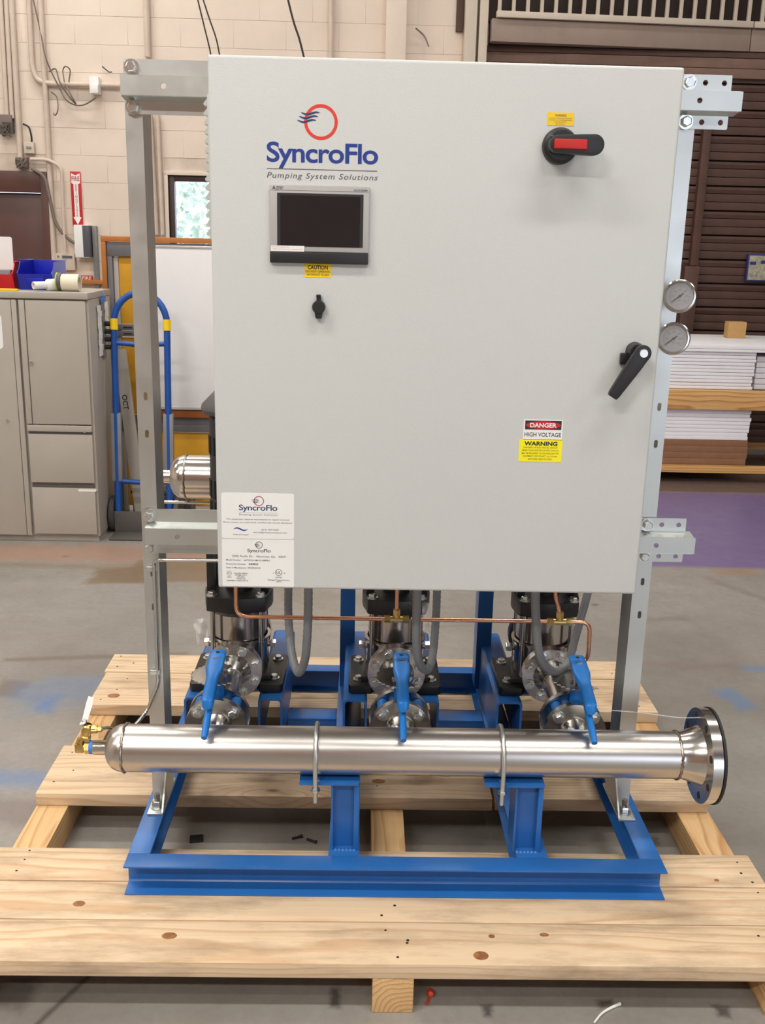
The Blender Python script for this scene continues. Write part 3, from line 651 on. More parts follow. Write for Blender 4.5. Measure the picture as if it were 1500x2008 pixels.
# branch outlets with raised-face flanges
PX = (-.456, .008, .451)
FR = .0785
YM = lambda x, y: frame((x, y, HZ), (0, 1, 0), (1, 0, 0))
BOLT = None
def bolt(parent, pos, dirn, r=.012, mat=None, name='bolt'):
    global BOLT
    if BOLT is None:
        b = B(); b.lathe([(0, .0125), (.0085, .0125), (.0105, .011), (.0107, .003), (0, .003)], None, 6); b.lathe([(0, .0032), (.0150, .0032), (.0150, 0), (0, 0)], None, 20)
        BOLT = b.bm; me = bpy.data.meshes.new('hex_bolt'); finish_bm = BOLT
        for f in finish_bm.faces: f.smooth = False
        finish_bm.to_mesh(me); me.materials.append(M['zinc']); BOLT = me
    M0 = frame(pos, dirn) @ Matrix.Rotation(random.uniform(0, 1), 4, 'Z') @ Matrix.Scale(r/.012, 4)
    return inst(BOLT, name, parent, M0)
for x in PX:
    b = B(); b.lathe([(.0302, .03), (.0302, .062), (.032, .066), (.0415, .1), (.0415, .104), (FR, .104), (FR, .122), (.046, .122), (.046, .1235), (.026, .1235), (.026, .03)], YM(x, HY), 48, True)
    br = b.build('branch_flange', M['sspol'], hd); weldring(0, .0315, br, YM(x, HY+.061), 40, .001, .0025)
    for k in range(4):
        a = 2*math.pi*(k+.5)/4; bolt(br, (x+.062*math.cos(a), HY+.104, HZ+.062*math.sin(a)), (0, -1, 0), .0128)
# ------------------------------------------------------------------ u-bolts
for i, ux in enumerate((-.197, .248)):
    ub = thing('u_bolt', (ux, HY, HZ), ['galvanised u-bolt clamping the stainless header at the support beside the middle valve', 'galvanised u-bolt clamping the stainless header at the support nearer its open flange'][i], 'u-bolt', 'pipe clamps')
    pts = [(ux, HY-HR-.0065, HZ-HR-.046)]
    pts += [(ux+random.uniform(-.0008, .0008), HY-(HR+.0065)*math.cos(a), HZ+(HR+.0065)*math.sin(a)) for a in [math.pi*k/18 for k in range(19)]]
    pts += [(ux, HY+HR+.0065, HZ-HR-.046)]
    b = B(); b.tube(pts, .0058, 10); b.build('rod', M['galv'], ub)
    for s in (-1, 1):
        b = B(); b.lathe([(.0062, 0), (.010, .001), (.011, .003), (.011, .008), (.010, .0095), (.0062, .0095)], Matrix.Translation((ux, HY+s*(HR+.0065), HZ-HR-.0175)), 6); b.build('nut', M['zinc'], ub)

# ------------------------------------------------------------------ spools and butterfly valves (one line per pump)
YV = HY+.124
def make_valve(x):
    v = thing('butterfly_valve', (x, YV, HZ), '', 'valve', 'blue lever butterfly valves')
    b = B(); b.lathe([(.026, 0), (.053, 0), (.053, .044), (.026, .044)], YM(x, YV+.0005), 40, True); b.build('body', M['valveblue'], v)
    for k in range(4):
        a = 2*math.pi*(k+.5)/4
        b = B(); b.cyl((x+.062*math.cos(a), YV+.001, HZ+.062*math.sin(a)), (x+.062*math.cos(a), YV+.0445, HZ+.062*math.sin(a)), .0145, seg=16); b.build('lug', M['valveblue'], v)
    b = B(); b.lathe([(.017, .05), (.0165, .1), (.021, .112), (.031, .118), (.031, .126), (.0, .126)], Matrix.Translation((x, YV+.022, HZ)), 28); b.build('neck', M['valveblue'], v)
    # notched throttle plate
    pts = []
    for k in range(40):
        a = R(60+k*250/39); r = .066 if k % 2 else .060
        pts.append((r*math.cos(a), r*math.sin(a)))
    pts += [(.02, -.034), (.032, 0), (.02, .034)]
    b = B(); b.prism(pts, .003, Matrix.Translation((x, YV+.022, HZ+.1265))); b.build('throttle_plate', M['sspol'], v)
    for px_, py_ in ((.018, .014), (-.018, -.014), (.024, -.012)):
        b = B(); b.lathe([(0, .006), (.005, .006), (.0055, .001), (.0055, 0)], Matrix.Translation((x+px_, YV+.022+py_, HZ+.1295)), 6); b.build('screw', M['zinc'], v)
    b = B(); b.box((x-.008, YV+.014, HZ+.1297), (x+.008, YV+.03, HZ+.176)); b.build('stem', M['zinc'], v)
    # lever: broad flat arm and a rounded grip, dropping towards its end
    secs = [(.036, .010, .174), (.033, .0195, .174), (.012, .021, .171), (-.04, .0215, .161), (-.066, .0165, .154), (-.08, .0148, .150), (-.150, .0152, .130), (-.160, .0138, .126), (-.164, .009, .124)]
    b = B(); rings = []
    for yy, hw, zz in secs:
        hh = .0075 if yy > -.06 else .012
        rings.append([b.bm.verts.new((x+hw*math.copysign(abs(math.cos(t))**.6, math.cos(t)), YV+.022+yy, HZ+zz+hh*math.copysign(abs(math.sin(t))**.6, math.sin(t)))) for t in [2*math.pi*k/16 for k in range(16)]])
    for a, c in zip(rings, rings[1:]):
        for k in range(16): b.bm.faces.new((a[k], a[(k+1) % 16], c[(k+1) % 16], c[k]))
    b.bm.faces.new(rings[0]); b.bm.faces.new(rings[-1][::-1]); bmesh.ops.recalc_face_normals(b.bm, faces=b.bm.faces)
    h = b.build('lever', M['valveblue'], v, ang=50)
    b = B(); b.cyl((x, YV+.044, HZ+.1802), (x, YV+.044, HZ+.1812), .0048, seg=12); b.build('lever_hole', M['dark'], h)  # dark disc painted for the shaded hole in the lever
    b = B(); pts = [(x, YV+.012, HZ+.148), (x, YV-.05, HZ+.132), (x, YV-.12, HZ+.1), (x, YV-.172, HZ+.078), (x, YV-.196, HZ+.066)]
    b.tube(pts, [.006, .0075, .0085, .0085, .007], 12); b.build('trigger', M['valveblue'], v)
    return v
v0 = make_valve(PX[0])
VL = ['blue lever butterfly valve in the line of the pump nearest the notched drain end of the header', 'blue lever butterfly valve in the line of the middle pump', 'blue lever butterfly valve in the line of the pump nearest the open header flange']
VL[0] = 'blue lever butterfly valve nearest the capped end of the header'
valves = [v0]
for x in PX[1:]:
    c = copy_tree(v0); c.location = (x, YV, HZ); valves.append(c)
valves[2].location.x += .006
for v, l in zip(valves, VL): v['label'] = l
def make_spool(x):
    y0, y1 = YV+.0455, .5865
    s = thing('pipe_spool', (x, y0, HZ), '', 'pipe', 'flanged pipe spools')
    L = y1-y0
    b = B(); b.lathe([(.026, 0), (.046, 0), (.046, .0012), (FR, .0012), (FR, .018), (.0415, .018), (.040, .024), (.0315, .055), (.0302, .06), (.0302, L-.068), (.0315, L-.064), (.05, L-.024), (.051, L-.019), (FR+.0035, L-.019), (FR+.0035, L-.001), (.046, L-.001), (.046, L), (.026, L)], YM(x, y0), 48, True)
    b.build('flanged_pipe', M['sspol'], s)
    weldring(0, .0312, s, YM(x, y0+.06), 40, .001, .0022); weldring(0, .0312, s, YM(x, y1-.068), 40, .001, .0022)
    for k in range(8):
        a = 2*math.pi*(k+.5)/8
        bolt(s, (x+.066*math.cos(a), y1-.019, HZ+.066*math.sin(a)), (0, -1, 0), .0118)
    return s
s0 = make_spool(PX[0]); SL = ['flanged stainless spool behind the valve nearest the capped header end', 'flanged stainless spool behind the middle valve', 'flanged stainless spool behind the valve nearest the open header flange']
spools = [s0]
for x in PX[1:]: c = copy_tree(s0); c.location.x = x; spools.append(c)
for s, l in zip(spools, SL): s['label'] = l

# ------------------------------------------------------------------ vertical pumps
PY, PZ = .738, .3602
def make_pump(x):
    p = thing('vertical_pump', (x, PY, PZ), '', 'pump', 'vertical multistage pumps')
    T = Matrix.Translation((x, PY, PZ))
    b = B(); b.prism([(-.128, -.115), (-.07, -.115), (-.055, -.085), (.055, -.085), (.07, -.115), (.128, -.115), (.136, -.105), (.136, .105), (.128, .115), (-.128, .115), (-.136, .105), (-.136, -.105)], .026, T, .004)
    b.prism([(-.1, -.085), (.1, -.085), (.08, .085), (-.08, .085)], .042, T, .004)
    b.build('base_plate', M['black'], p)
    for sx in (-.108, .108):
        for sy in (-.07, .07): bolt(p, (x+sx, PY+sy, PZ+.026), (0, 0, 1), .0125, name='anchor_bolt')
    b = B(); b.lathe([(.082, .0425), (.086, .05), (.086, .135), (.092, .137), (.092, .142), (.083, .143)], T, 48)
    for s in (-1, 1): b.lathe([(.03, 0), (.03, .085), (.036, .135), (.08, .135), (.08, .1505), (.026, .1505)], T @ Matrix.Translation((0, 0, HZ-PZ)) @ Matrix.Rotation(s*math.pi/2, 4, 'X'), 40)
    b.build('pump_base', M['sleeve'], p)
    b = B(); b.lathe([(.079, .143), (.079, .236)], T, 56); b.build('sleeve', M['sleeve'], p)
    for a in (45, 135, 225, 315):
        b = B(); q = (x+.099*math.cos(R(a)), PY+.099*math.sin(R(a))); b.cyl((q[0], q[1], PZ+.0425), (q[0], q[1], PZ+.242), .0075, seg=12); b.build('tie_rod', M['sleeve'], p)
    b = B(); pts = []
    for k in range(24):
        a = 2*math.pi*k/24; r = .100+.020*max(0, math.cos(4*(a-math.pi/4)))**2; pts.append((r*math.cos(a), r*math.sin(a)))
    b.prism(pts, .045, Matrix.Translation((x, PY, PZ+.238)), .005); b.lathe([(.086, .222), (.098, .236), (.098, .24), (.08, .24)], T, 40)
    b.build('pump_head', M['black'], p)
    for a in (45, 135, 225, 315): bolt(p, (x+.1*math.cos(R(a)), PY+.1*math.sin(R(a)), PZ+.283), (0, 0, 1), .0125, name='head_nut')
    b = B()
    for a in (20, 160, 200, 340):
        q = Vector((x+.083*math.cos(R(a)), PY+.083*math.sin(R(a)), PZ+.283)); b.box(q-Vector((.012, .01, 0)), q+Vector((.012, .01, .165)), .003)
    b.lathe([(.04, .2835), (.04, .45)], T, 20); b.lathe([(.0, .448), (.095, .448), (.095, .468), (.0, .468)], T, 40); b.build('motor_stool', M['black'], p)
    b = B(); b.lathe([(.074, .469), (.078, .474), (.078, .795), (.074, .80), (0, .80)], T, 48)
    mo = b.build('motor_body', M['motor'], p)
    b = B()
    for zz in (.503, .565, .69):
        for k in range(22):
            a = 2*math.pi*k/22; b.box((-.0032, -.002, 0), (.0032, .002, .052), 0, T @ Matrix.Rotation(a, 4, 'Z') @ Matrix.Translation((0, .0785, zz)))
    tag(b.build('cooling_slots', M['gasket'], mo), kind='stuff')
    b = B(); b.lathe([(.076, .802), (.094, .806), (.1, .818), (.097, .83), (.06, .868), (.035, .876), (0, .878)], T, 48); b.build('rain_cowl', M['cowl'], p)
    for s in (-1, 1):
        b = B(); b.lathe([(0, .024), (.012, .024), (.0135, .021), (.0135, .008)], T @ Matrix.Translation((s*.083, .0, .108)) @ Matrix.Rotation(s*math.pi/2, 4, 'Y'), 6); b.lathe([(.009, .0), (.009, .01)], T @ Matrix.Translation((s*.083, .0, .108)) @ Matrix.Rotation(s*math.pi/2, 4, 'Y'), 12); b.build('plug', M['sspol'], p)
    b = B(); b.box((x+.078, PY-.04, PZ+.55), (x+.135, PY+.06, PZ+.66), .008); b.build('terminal_box', M['motor'], mo)
    return p
p0 = make_pump(PX[0]); PL = ['black and stainless vertical pump with grey rain cowl showing beside the control cabinet', 'black and stainless vertical pump in the middle of the row of three', 'black and stainless vertical pump nearest the open header flange']
pumps = [p0]
for x in PX[1:]: c = copy_tree(p0); c.location.x = x; pumps.append(c)
for p, l in zip(pumps, PL): p['label'] = l

# ------------------------------------------------------------------ rear header and risers
RY, RZ, RR = 1.05, .902, .0695
rh = thing('discharge_header', (0, RY, RZ), 'raised stainless header pipe with domed end behind the pumps', 'pipe')
RX = lambda x: frame((x, RY, RZ), (1, 0, 0), (0, 0, 1))
b = B(); b.lathe([(RR, -.655), (RR, .62)], RX(0), 56); b.build('pipe', M['sspol'], rh)
b = B(); b.lathe([(RR*math.sin(k/12*math.pi/2)**.7 if k else 0, -.046*math.cos(k/12*math.pi/2)) for k in range(13)]+[(RR, .008)], RX(-.663), 56); b.build('end_cap', M['sspol'], rh)
weldring(0, RR, rh, RX(-.656))
b = B(); b.lathe([(0, 0), (.0215, 0), (.0215, .045), (.027, .05), (0, .05)], RX(-.752), 32); b.build('nipple', M['sspol'], rh)
b = B(); b.lathe([(RR, 0), (RR, .01), (.085, .04), (.125, .045), (.125, .07), (.05, .07)], RX(.62), 48); b.build('flange', M['sspol'], rh)
b = B(); b.cyl((-.745, RY+.0, RZ-RR-.014), (.3, RY, RZ-RR-.014), .0055, seg=12)
tag(b.build('sensing_rod', M['sspol'], None, (0, RY, RZ-RR)), 'thin bright steel tube running just under the raised rear header', 'tube')
for i, x in enumerate(PX):
    r = thing('discharge_riser', (x, .889, HZ), ['stainless riser pipe behind the pump with the visible rain cowl', 'stainless riser pipe behind the middle pump', 'stainless riser pipe behind the pump nearest the open header flange'][i], 'pipe', 'risers behind the pumps')
    b = B(); b.lathe([(.026, 0), (FR, 0), (FR, .018), (.036, .018), (.031, .04), (.026, .04)], YM(x, .8895), 40); b.build('flange', M['sspol'], r)
    b = B(); b.tube(fillet([(x, .93, HZ), (x, RY+.01, HZ), (x, RY+.01, RZ-RR+.006)], .1, 8), .0302, 24); b.build('elbow_pipe', M['sspol'], r)

# ------------------------------------------------------------------ galvanised rack: two posts and two hat channels
rk = thing('mounting_rack', (0, .29, ZT), 'galvanised steel post-and-channel rack that carries the grey control cabinet', 'rack')
PYF = .288
def post(xa, xb, inner):
    b = B(); z0, z1 = ZT+.006, 2.006
    slots = [slot((xa+xb)/2+.002, zz, .009, .02) for zz in (1.276, 1.186, .836, .748)]
    b.plate([(xa, z0), (xb, z0), (xb, z1), (xa, z1)], slots, .0035, face_y((0, PYF+.00175, 0)))
    xi = xb if inner > 0 else xa; xo = xa if inner > 0 else xb
    b.box((min(xi, xi-inner*.0035), PYF+.0035, z0), (max(xi, xi-inner*.0035), PYF+.09, z1)); b.box((min(xo, xo+inner*.0035), PYF+.0035, z0), (max(xo, xo+inner*.0035), PYF+.09, z1))
    po = b.build('post', M['galv'], rk)
    b = B(); b.box((min(xa, xb)-.001, .218, ZT), (max(xa, xb)+.001, .40, ZT+.006), .001)
    b.prism([(.225, ZT+.006), (PYF, ZT+.006), (PYF, ZT+.09)], .004, Matrix(((0, 0, 1, xi-inner*.002-.002), (1, 0, 0, 0), (0, 1, 0, 0), (0, 0, 0, 1))))
    b.build('foot_bracket', M['galv'], po)
    xm = (xa+xb)/2
    b = B(); b.cyl((xm, .252, ZT+.006), (xm, .252, ZT+.044), .007, seg=14); b.build('stud', M['weld'], po)
    b = B(); b.lathe([(0, .019), (.0125, .019), (.0143, .017), (.0143, .003), (0, .003)], Matrix.Translation((xm, .252, ZT+.0065)), 6); b.lathe([(0, .003), (.0185, .003), (.0185, 0)], Matrix.Translation((xm, .252, ZT+.0062)), 20); b.build('foot_nut', M['zinc'], po)
post(-.6345, -.596, 1); post(.582, .6245, -1)
HOLES = (.637, .679)
def channel(z1, xl, xr):
    """hat section bolted to the front of the posts; z1 = top"""
    t = .003; y0 = PYF-.0032
    prof = [(0, 0), (0, -.033), (-.036, -.040), (-.036, -.076), (0, -.083), (0, -.112)]
    b = B()
    # flanges with holes, then the folded hat between them
    for za, zb in ((-.033, 0), (-.112, -.083)):
        zc = (za+zb)/2
        b.plate(rrect(xl+.003, z1+za, xr, z1+zb, .003 if za < -.05 else .002), [circ(h, z1+zc, .006) for h in HOLES], t, face_y((0, y0-t/2, 0)))
    b.plate([(xl, z1-.078), (xr+.014, z1-.078), (xr+.014, z1-.038), (xl, z1-.038)], [circ(.616, z1-.058, .006), circ(-.54, z1-.058, .006)], t, face_y((0, y0-.041, 0)))
    for (ya, za), (yb, zb) in (((y0-t, z1-.033), (y0-.041, z1-.0385)), ((y0-.041, z1-.0775), (y0-t, z1-.083))):
        nrm = Vector((0, zb-za, -(yb-ya))).normalized()*t/2
        vs_ = []
        for s in (-1, 1):
            for xx in (xl, xr+.01): vs_ += [b.bm.verts.new((xx, ya+s*nrm.y, za+s*nrm.z)), b.bm.verts.new((xx, yb+s*nrm.y, zb+s*nrm.z))]
        a, c, d, e, f, g, h, i = vs_
        for q in ((a, c, e, d), (f, g, i, h), (a, c, g, f), (d, e, i, h), (a, d, h, f), (c, e, i, g)): b.bm.faces.new(q)
    bmesh.ops.recalc_face_normals(b.bm, faces=b.bm.faces)
    ch = b.build('hat_channel', M['galv'], rk)
    for xx in (-.6145, .601):
        for zc in (-.0165, -.0975): bolt(ch, (xx, y0-t, z1+zc), (0, -1, 0), .0132)
channel(2.010, -.632, .695); channel(1.003, -.618, .697)

# ------------------------------------------------------------------ control cabinet
CX0, CX1, CZ0, CZ1, CY = -.4085, .5055, .906, 1.978, -.004
cc = thing('control_cabinet', ((CX0+CX1)/2, .12, CZ0), 'large light grey wall-mount control cabinet with screen, switch and lever handle', 'cabinet')
b = B(); b.box((CX0+.004, CY+.022, CZ0+.004), (CX1-.004, .2412, CZ1-.004), .004); b.build('enclosure', M['cab'], cc)
b = B(); b.box((CX0, CY, CZ0), (CX1, CY+.019, CZ1), .006, seg=3); door = b.build('cabinet_door', M['cab'], cc)
# louvred vent on the hinge side
b = B(); z0, z1 = 1.64, 1.915; b.box((CX0-.012, .06, z0), (CX0+.0035, .2, z1), .003)
b.build('vent_panel', M['cab'], cc)
n = 15
for k in range(n):
    zz = z0+.012+k*(z1-z0-.024)/(n-1)
    b = B(); b.prism([(CX0-.012, zz+.009), (CX0-.0215, zz-.003), (CX0-.0205, zz-.007), (CX0-.012, zz-.007)], .11, Matrix(((1, 0, 0, 0), (0, 0, 1, .075), (0, 1, 0, 0), (0, 0, 0, 1)))); b.build('louvre', M['cab'], cc)
E1 = CY-.0004   # print plane
def wave(b, x0, z0, wd, amp, th, y, ph=0):
    n = 14; top, bot = [], []
    for i in range(n+1):
        t = i/n; zc = amp*math.sin(2*math.pi*t*1.0+ph)+.12*wd*t*0; h = th*math.sin(math.pi*min(1, max(0, t)))**.5/2+.0001
        top.append((x0+wd*t, z0+zc+h)); bot.append((x0+wd*t, z0+zc-h))
    vt = [b.bm.verts.new((x, y, z)) for x, z in top]; vb = [b.bm.verts.new((x, y, z)) for x, z in bot]
    for i in range(n): b.bm.faces.new((vb[i], vb[i+1], vt[i+1], vt[i]))
def ring(b, cx, cz, ro, ri, y, n=48):
    a = [b.bm.verts.new((cx+ro*math.cos(2*math.pi*k/n), y, cz+ro*math.sin(2*math.pi*k/n))) for k in range(n)]
    c = [b.bm.verts.new((cx+ri*math.cos(2*math.pi*k/n), y, cz+ri*math.sin(2*math.pi*k/n))) for k in range(n)]
    for k in range(n): b.bm.faces.new((a[k], a[(k+1) % n], c[(k+1) % n], c[k]))
def rect(b, x0, z0, x1, z1, y): b.bm.faces.new([b.bm.verts.new(p) for p in ((x0, y, z0), (x1, y, z0), (x1, y, z1), (x0, y, z1))])
b = B(); ring(b, -.192, 1.862, .0325, .0265, E1); b.build('logo_ring', M['inkred'], door)
b = B()
for k, (xx, zz) in enumerate(((-.231, 1.8775), (-.2345, 1.8705), (-.238, 1.8635))): wave(b, xx, zz, .037, .0022, .0036, E1-.0002, 2.6)
b.build('logo_waves', M['inkwave'], door)
b = B(); text(b, 'SyncroFlo', -.297, 1.788, E1, .217, .0375, bold=.018, res=6, spacing=.93); b.build('logo_word', M['inkblue'], door)
b = B(); text(b, 'Pumping System Solutions', -.297, 1.7575, E1, .217, .0108, shear=.22, res=4, spacing=1.12); rect(b, -.297, 1.7738, -.081, 1.7752, E1); b.build('logo_tagline', M['inkgrey'], door)
# touch screen
hx0, hx1, hz0, hz1 = -.2912, -.0955, 1.596, 1.745
hm = B(); hm.box((hx0, CY-.008, hz0+.0225), (hx1, CY, hz1), .002); hm = hm.build('touch_screen', M['hmi'], cc); tag(hm, 'silver framed touch screen')
b = B(); b.box((hx0, CY-.010, hz0), (hx1, CY, hz0+.0222), .0025); b.build('lower_cover', M['blackpl'], hm)
b = B(); sx0, sx1, sz0, sz1 = -.2765, -.107, 1.6285, 1.7295
b.box((sx0, CY-.0086, sz0), (sx1, CY-.0075, sz1)); b.build('screen_border', M['inkblack'], hm)
b = B(); b.box((sx0+.0065, CY-.0092, sz0+.001), (sx1-.0065, CY-.0082, sz1-.0045)); b.build('screen', M['screen'], hm)
b = B(); rect(b, hx0+.001, hz1-.0108, hx1-.001, hz1-.0103, CY-.0084); text(b, 'MITSUBISHI', hx0+.0135, hz1-.0058, CY-.0084, .0135, .0024, bold=.01); text(b, 'ELECTRIC', hx0+.0135, hz1-.0089, CY-.0084, .0118, .0022, bold=.01); text(b, 'GOT2000', hx1-.031, hz1-.0092, CY-.0084, .027, .0034, bold=.01)
for a in (90, 210, 330):
    c = Vector((hx0+.0085, hz1-.0062)); d1 = Vector((math.cos(R(a)), math.sin(R(a))))*.0036; d2 = Vector((-d1.y, d1.x))*.36
    b.bm.faces.new([b.bm.verts.new((c.x+p.x, CY-.0084, c.y+p.y)) for p in (Vector((0, 0)), d1*.5+d2, d1, d1*.5-d2)])
b.build('screen_print', M['inkblack'], hm)
b = B(); b.box((hx0+.002, CY-.0097, hz0+.0225), (hx0+.0685, CY-.0093, hz0+.0335)); st = b.build('film_sticker', M['label'], hm)
b = B(); text(b, 'Remove the protective film', hx0+.004, hz0+.0302, CY-.0099, .034, .0016); text(b, 'before use of the screen   protective film', hx0+.006, hz0+.0262, CY-.0099, .058, .0016); b.build('film_print', M['inkred'], hm)
def sticker(name, x0, z0, x1, z1, mt, r=.002, th=.0006, lab=None):
    b = B(); b.prism(rrect(x0, z0, x1, z1, r), th, Matrix(((1, 0, 0, 0), (0, 0, -1, CY), (0, 1, 0, 0), (0, 0, 0, 1)))); o = b.build(name, M[mt], cc)
    if lab: o['label'] = lab
    return o, CY-th-.0002
s, y = sticker('caution_label', -.2225, 1.569, -.170, 1.5955, 'yellow')
b = B(); text(b, 'CAUTION', -.2165, 1.585, y, .0405, .0078, bold=.03); text(b, 'DO NOT OPERATE', -.2205, 1.5785, y, .048, .0042, bold=.006); text(b, 'WITHOUT FLUID', -.2185, 1.5722, y, .0445, .0042, bold=.006); b.build('caution_print', M['inkblack'], s)
s, y = sticker('switch_label', .246, 1.867, .2985, 1.891, 'yellow')
b = B(); text(b, 'WARNING', .272, 1.8835, y, .022, .0042, 'C', bold=.02)
for k, t in enumerate(('TO REDUCE THE RISK OF ELECTRIC SHOCK', 'DISCONNECT ALL POWER BEFORE SERVICING', 'THIS EQUIPMENT', 'SEE MANUAL')): text(b, t, .272, 1.8795-.0034*k, y, (.044, .046, .026, .018)[k], .0019, 'C')
b.build('switch_print', M['inkgrey'], s)
s, y = sticker('danger_label', .2365, 1.2465, .319, 1.2895, 'label')
b = B(); rect(b, .2395, 1.2685, .316, 1.2875, y); b.build('danger_block', M['inkblack'], s)
b = B(); pts = [(.2777+.0365*math.cos(2*math.pi*k/32), y-.0002, 1.278+.0083*math.sin(2*math.pi*k/32)) for k in range(32)]; b.bm.faces.new([b.bm.verts.new(p) for p in pts]); b.build('danger_oval', M['sigred'], s)
b = B(); text(b, 'DANGER', .2777, 1.2735, y-.0004, .056, .0092, 'C', bold=.03); b.build('danger_word', M['white'], s)
b = B(); text(b, 'HIGH VOLTAGE', .2777, 1.2535, y, .077, .0092, 'C', bold=.01); b.build('danger_print', M['inkblack'], s)
s, y = sticker('warning_label', .2295, 1.1995, .3205, 1.2475, 'yellow2', .003)
b = B(); text(b, 'WARNING', .275, 1.2345, y, .07, .0088, 'C', bold=.035); b.build('warning_word', M['inkblack'], s)
b = B()
for k, (t, ww) in enumerate((('DANGER OF ELECTRICAL SHOCK', .072), ('MORE THAN ONE DISCONNECT SWITCH', .076), ('MAY BE REQUIRED TO DE-ENERGIZE THE', .078), ('EQUIPMENT. DISCONNECT ALL POWER', .072), ('BEFORE SERVICING', .05))): text(b, t, .275, 1.2285-.0062*k, y, ww, .0035, 'C', bold=.004)
b.build('warning_print', plain('ink_olive', srgb(120, 105, 20), .5), s)
s, y = sticker('maker_label', -.3985, 1.0185, -.2435, 1.1195, 'label', .005)
b = B(); ring(b, -.3185, 1.1025, .0108, .0092, y); b.build('label_ring', M['inkred2'], s)
b = B()
for k in range(3): wave(b, -.3335+.001*k, 1.1055-.003*k, .0145, .001, .0011, y-.0002, 2.6)
text(b, 'SyncroFlo', -.361, 1.0818, y, .082, .0128, bold=.012, res=4, spacing=.93); b.build('label_word', M['inkwave'], s)
b = B(); rect(b, -.361, 1.0762, -.279, 1.0766, y); text(b, 'Pumping System Solutions', -.361, 1.0705, y, .082, .0038, shear=.22, spacing=1.12)
text(b, 'This equipment requires maintenance at regular intervals.', -.3205, 1.0603, y, .136, .0034, 'C'); text(b, 'Please contact our authorized, certified and trained distributor.', -.3205, 1.0535, y, .149, .0034, 'C')
text(b, '(813) 967-2020', -.295, 1.0375, y, .037, .0036, 'C'); text(b, 'service@vickerycompany.com', -.295, 1.0315, y, .072, .0034, 'C'); text(b, 'Vickery & Company', -.358, 1.0262, y, .034, .003, 'C'); b.build('label_print', M['inkgrey'], s)
b = B(); wave(b, -.3735, 1.0395, .031, .0026, .0032, y, 0); b.build('distributor_wave', M['inkblue'], s)
s, y = sticker('data_plate', -.399, .9105, -.2435, 1.0165, 'label', .002)
b = B(); ring(b, -.319, 1.0045, .0078, .0066, y)
for k in range(3): wave(b, -.329+.001*k, 1.0065-.0022*k, .0105, .0007, .0008, y-.0002, 2.6)
text(b, 'SyncroFlo', -.319, .9885, y, .05, .0076, 'C', bold=.008, spacing=.93); text(b, '2905 Pacific Dr.   Norcross, Ga.   30071', -.319, .9768, y, .116, .0046, 'C')
text(b, 'Model Number:', -.39, .9685, y, .032, .0034, bold=.006); text(b, '66TP3722X-4M-XX-208P46-1', -.352, .9682, y, .056, .0036, bold=.006)
text(b, 'Production Number:', -.39, .9595, y, .043, .0034, bold=.006); text(b, '440823', -.342, .9592, y, .021, .0046, bold=.012)
text(b, 'Date of Manufacture:', -.39, .951, y, .0435, .0034, bold=.006); text(b, '09/20/2014', -.344, .951, y, .0275, .0036, bold=.006)
ring(b, -.384, .94, .0052, .0046, y, 24); text(b, 'ETL', -.384, .9385, y, .0066, .0032, 'C', bold=.006); text(b, 'LISTED', -.384, .9318, y, .009, .0018, 'C'); text(b, 'INTERTEK', -.384, .929, y, .01, .0018, 'C')
for k, (t, ww) in enumerate((('PACKAGED PUMPING', .03), ('SYSTEMS, AUTO', .025), ('ANSI 60335', .016), ('TRADE 3166', .02))): text(b, t, -.359, .9385-.0042*k, y, ww, .0029, 'C', bold=.012)
text(b, 'CONFORMS TO ANSI/UL STD 778', -.3895, .9215, y, .046, .003, bold=.012)
ring(b, -.277, .943, .0074, .0064, y, 28); text(b, 'UL', -.277, .9402, y, .0092, .0056, 'C', bold=.012); text(b, 'c', -.288, .9405, y, None, .0036, 'C', bold=.01); text(b, 'us', -.2645, .9405, y, None, .0036, 'C', bold=.01)
text(b, 'LISTED', -.277, .9305, y, .014, .003, 'C', bold=.012); text(b, 'Packaged Pumping Systems', -.277, .9245, y, .047, .003, 'C', bold=.006); text(b, '(49P7)', -.277, .9205, y, .011, .0026, 'C', bold=.006); b.build('plate_print', M['inkblack'], s)
# rotary disconnect
YN = lambda x, z, y=CY: frame((x, y, z), (0, -1, 0), (1, 0, 0))
b = B(); b.lathe([(.0345, 0), (.0345, .008), (.0325, .013), (.0275, .015), (.0275, .03), (0, .03)], YN(.2735, 1.829), 48); ds = b.build('disconnect_switch', M['blackpl'], cc)
b = B(); b.plate([], [], .01) if False else None
prof = []
for k in range(13): a = R(90+180*k/12); prof.append((-.012+.0165*math.cos(a), .0165*math.sin(a)))
for k in range(13): a = R(-90+180*k/12); prof.append((.057+.0195*math.cos(a), .0195*math.sin(a)))
b.prism(prof, .026, face_y((.2735, CY-.030, 1.829)), .004); hn = b.build('handle', M['blackpl'], ds)
b = B(); b.box((.2735-.0205, CY-.0588, 1.829-.0088), (.2735+.0425, CY-.0555, 1.829+.0088), .0015); b.build('red_insert', M['red'], ds)
b = B(); b.box((.2735-.028, CY-.0315, 1.829+.015), (.2735-.018, CY-.03, 1.829+.018)); b.build('position_mark', M['inkgrey'], ds)
# key port with hanging cap
kx, kz = -.1935, 1.511
b = B(); b.lathe([(.0135, 0), (.0135, .012), (.012, .016), (0, .0165)], YN(kx, kz), 32); b.prism([(-.0085, -.009), (.0085, -.009), (.006, -.0225), (-.006, -.0225)], .014, face_y((kx, CY, kz)), .0015); kp = b.build('key_port_cap', M['blackpl'], cc)
b = B(); b.box((kx-.0045, CY-.009, kz+.0115), (kx+.0045, CY-.002, kz+.021), .001); b.box((kx-.005, CY-.011, kz+.02), (kx+.004, CY-.001, kz+.0245), .001); b.build('cap_strap', M['blackpl'], kp)
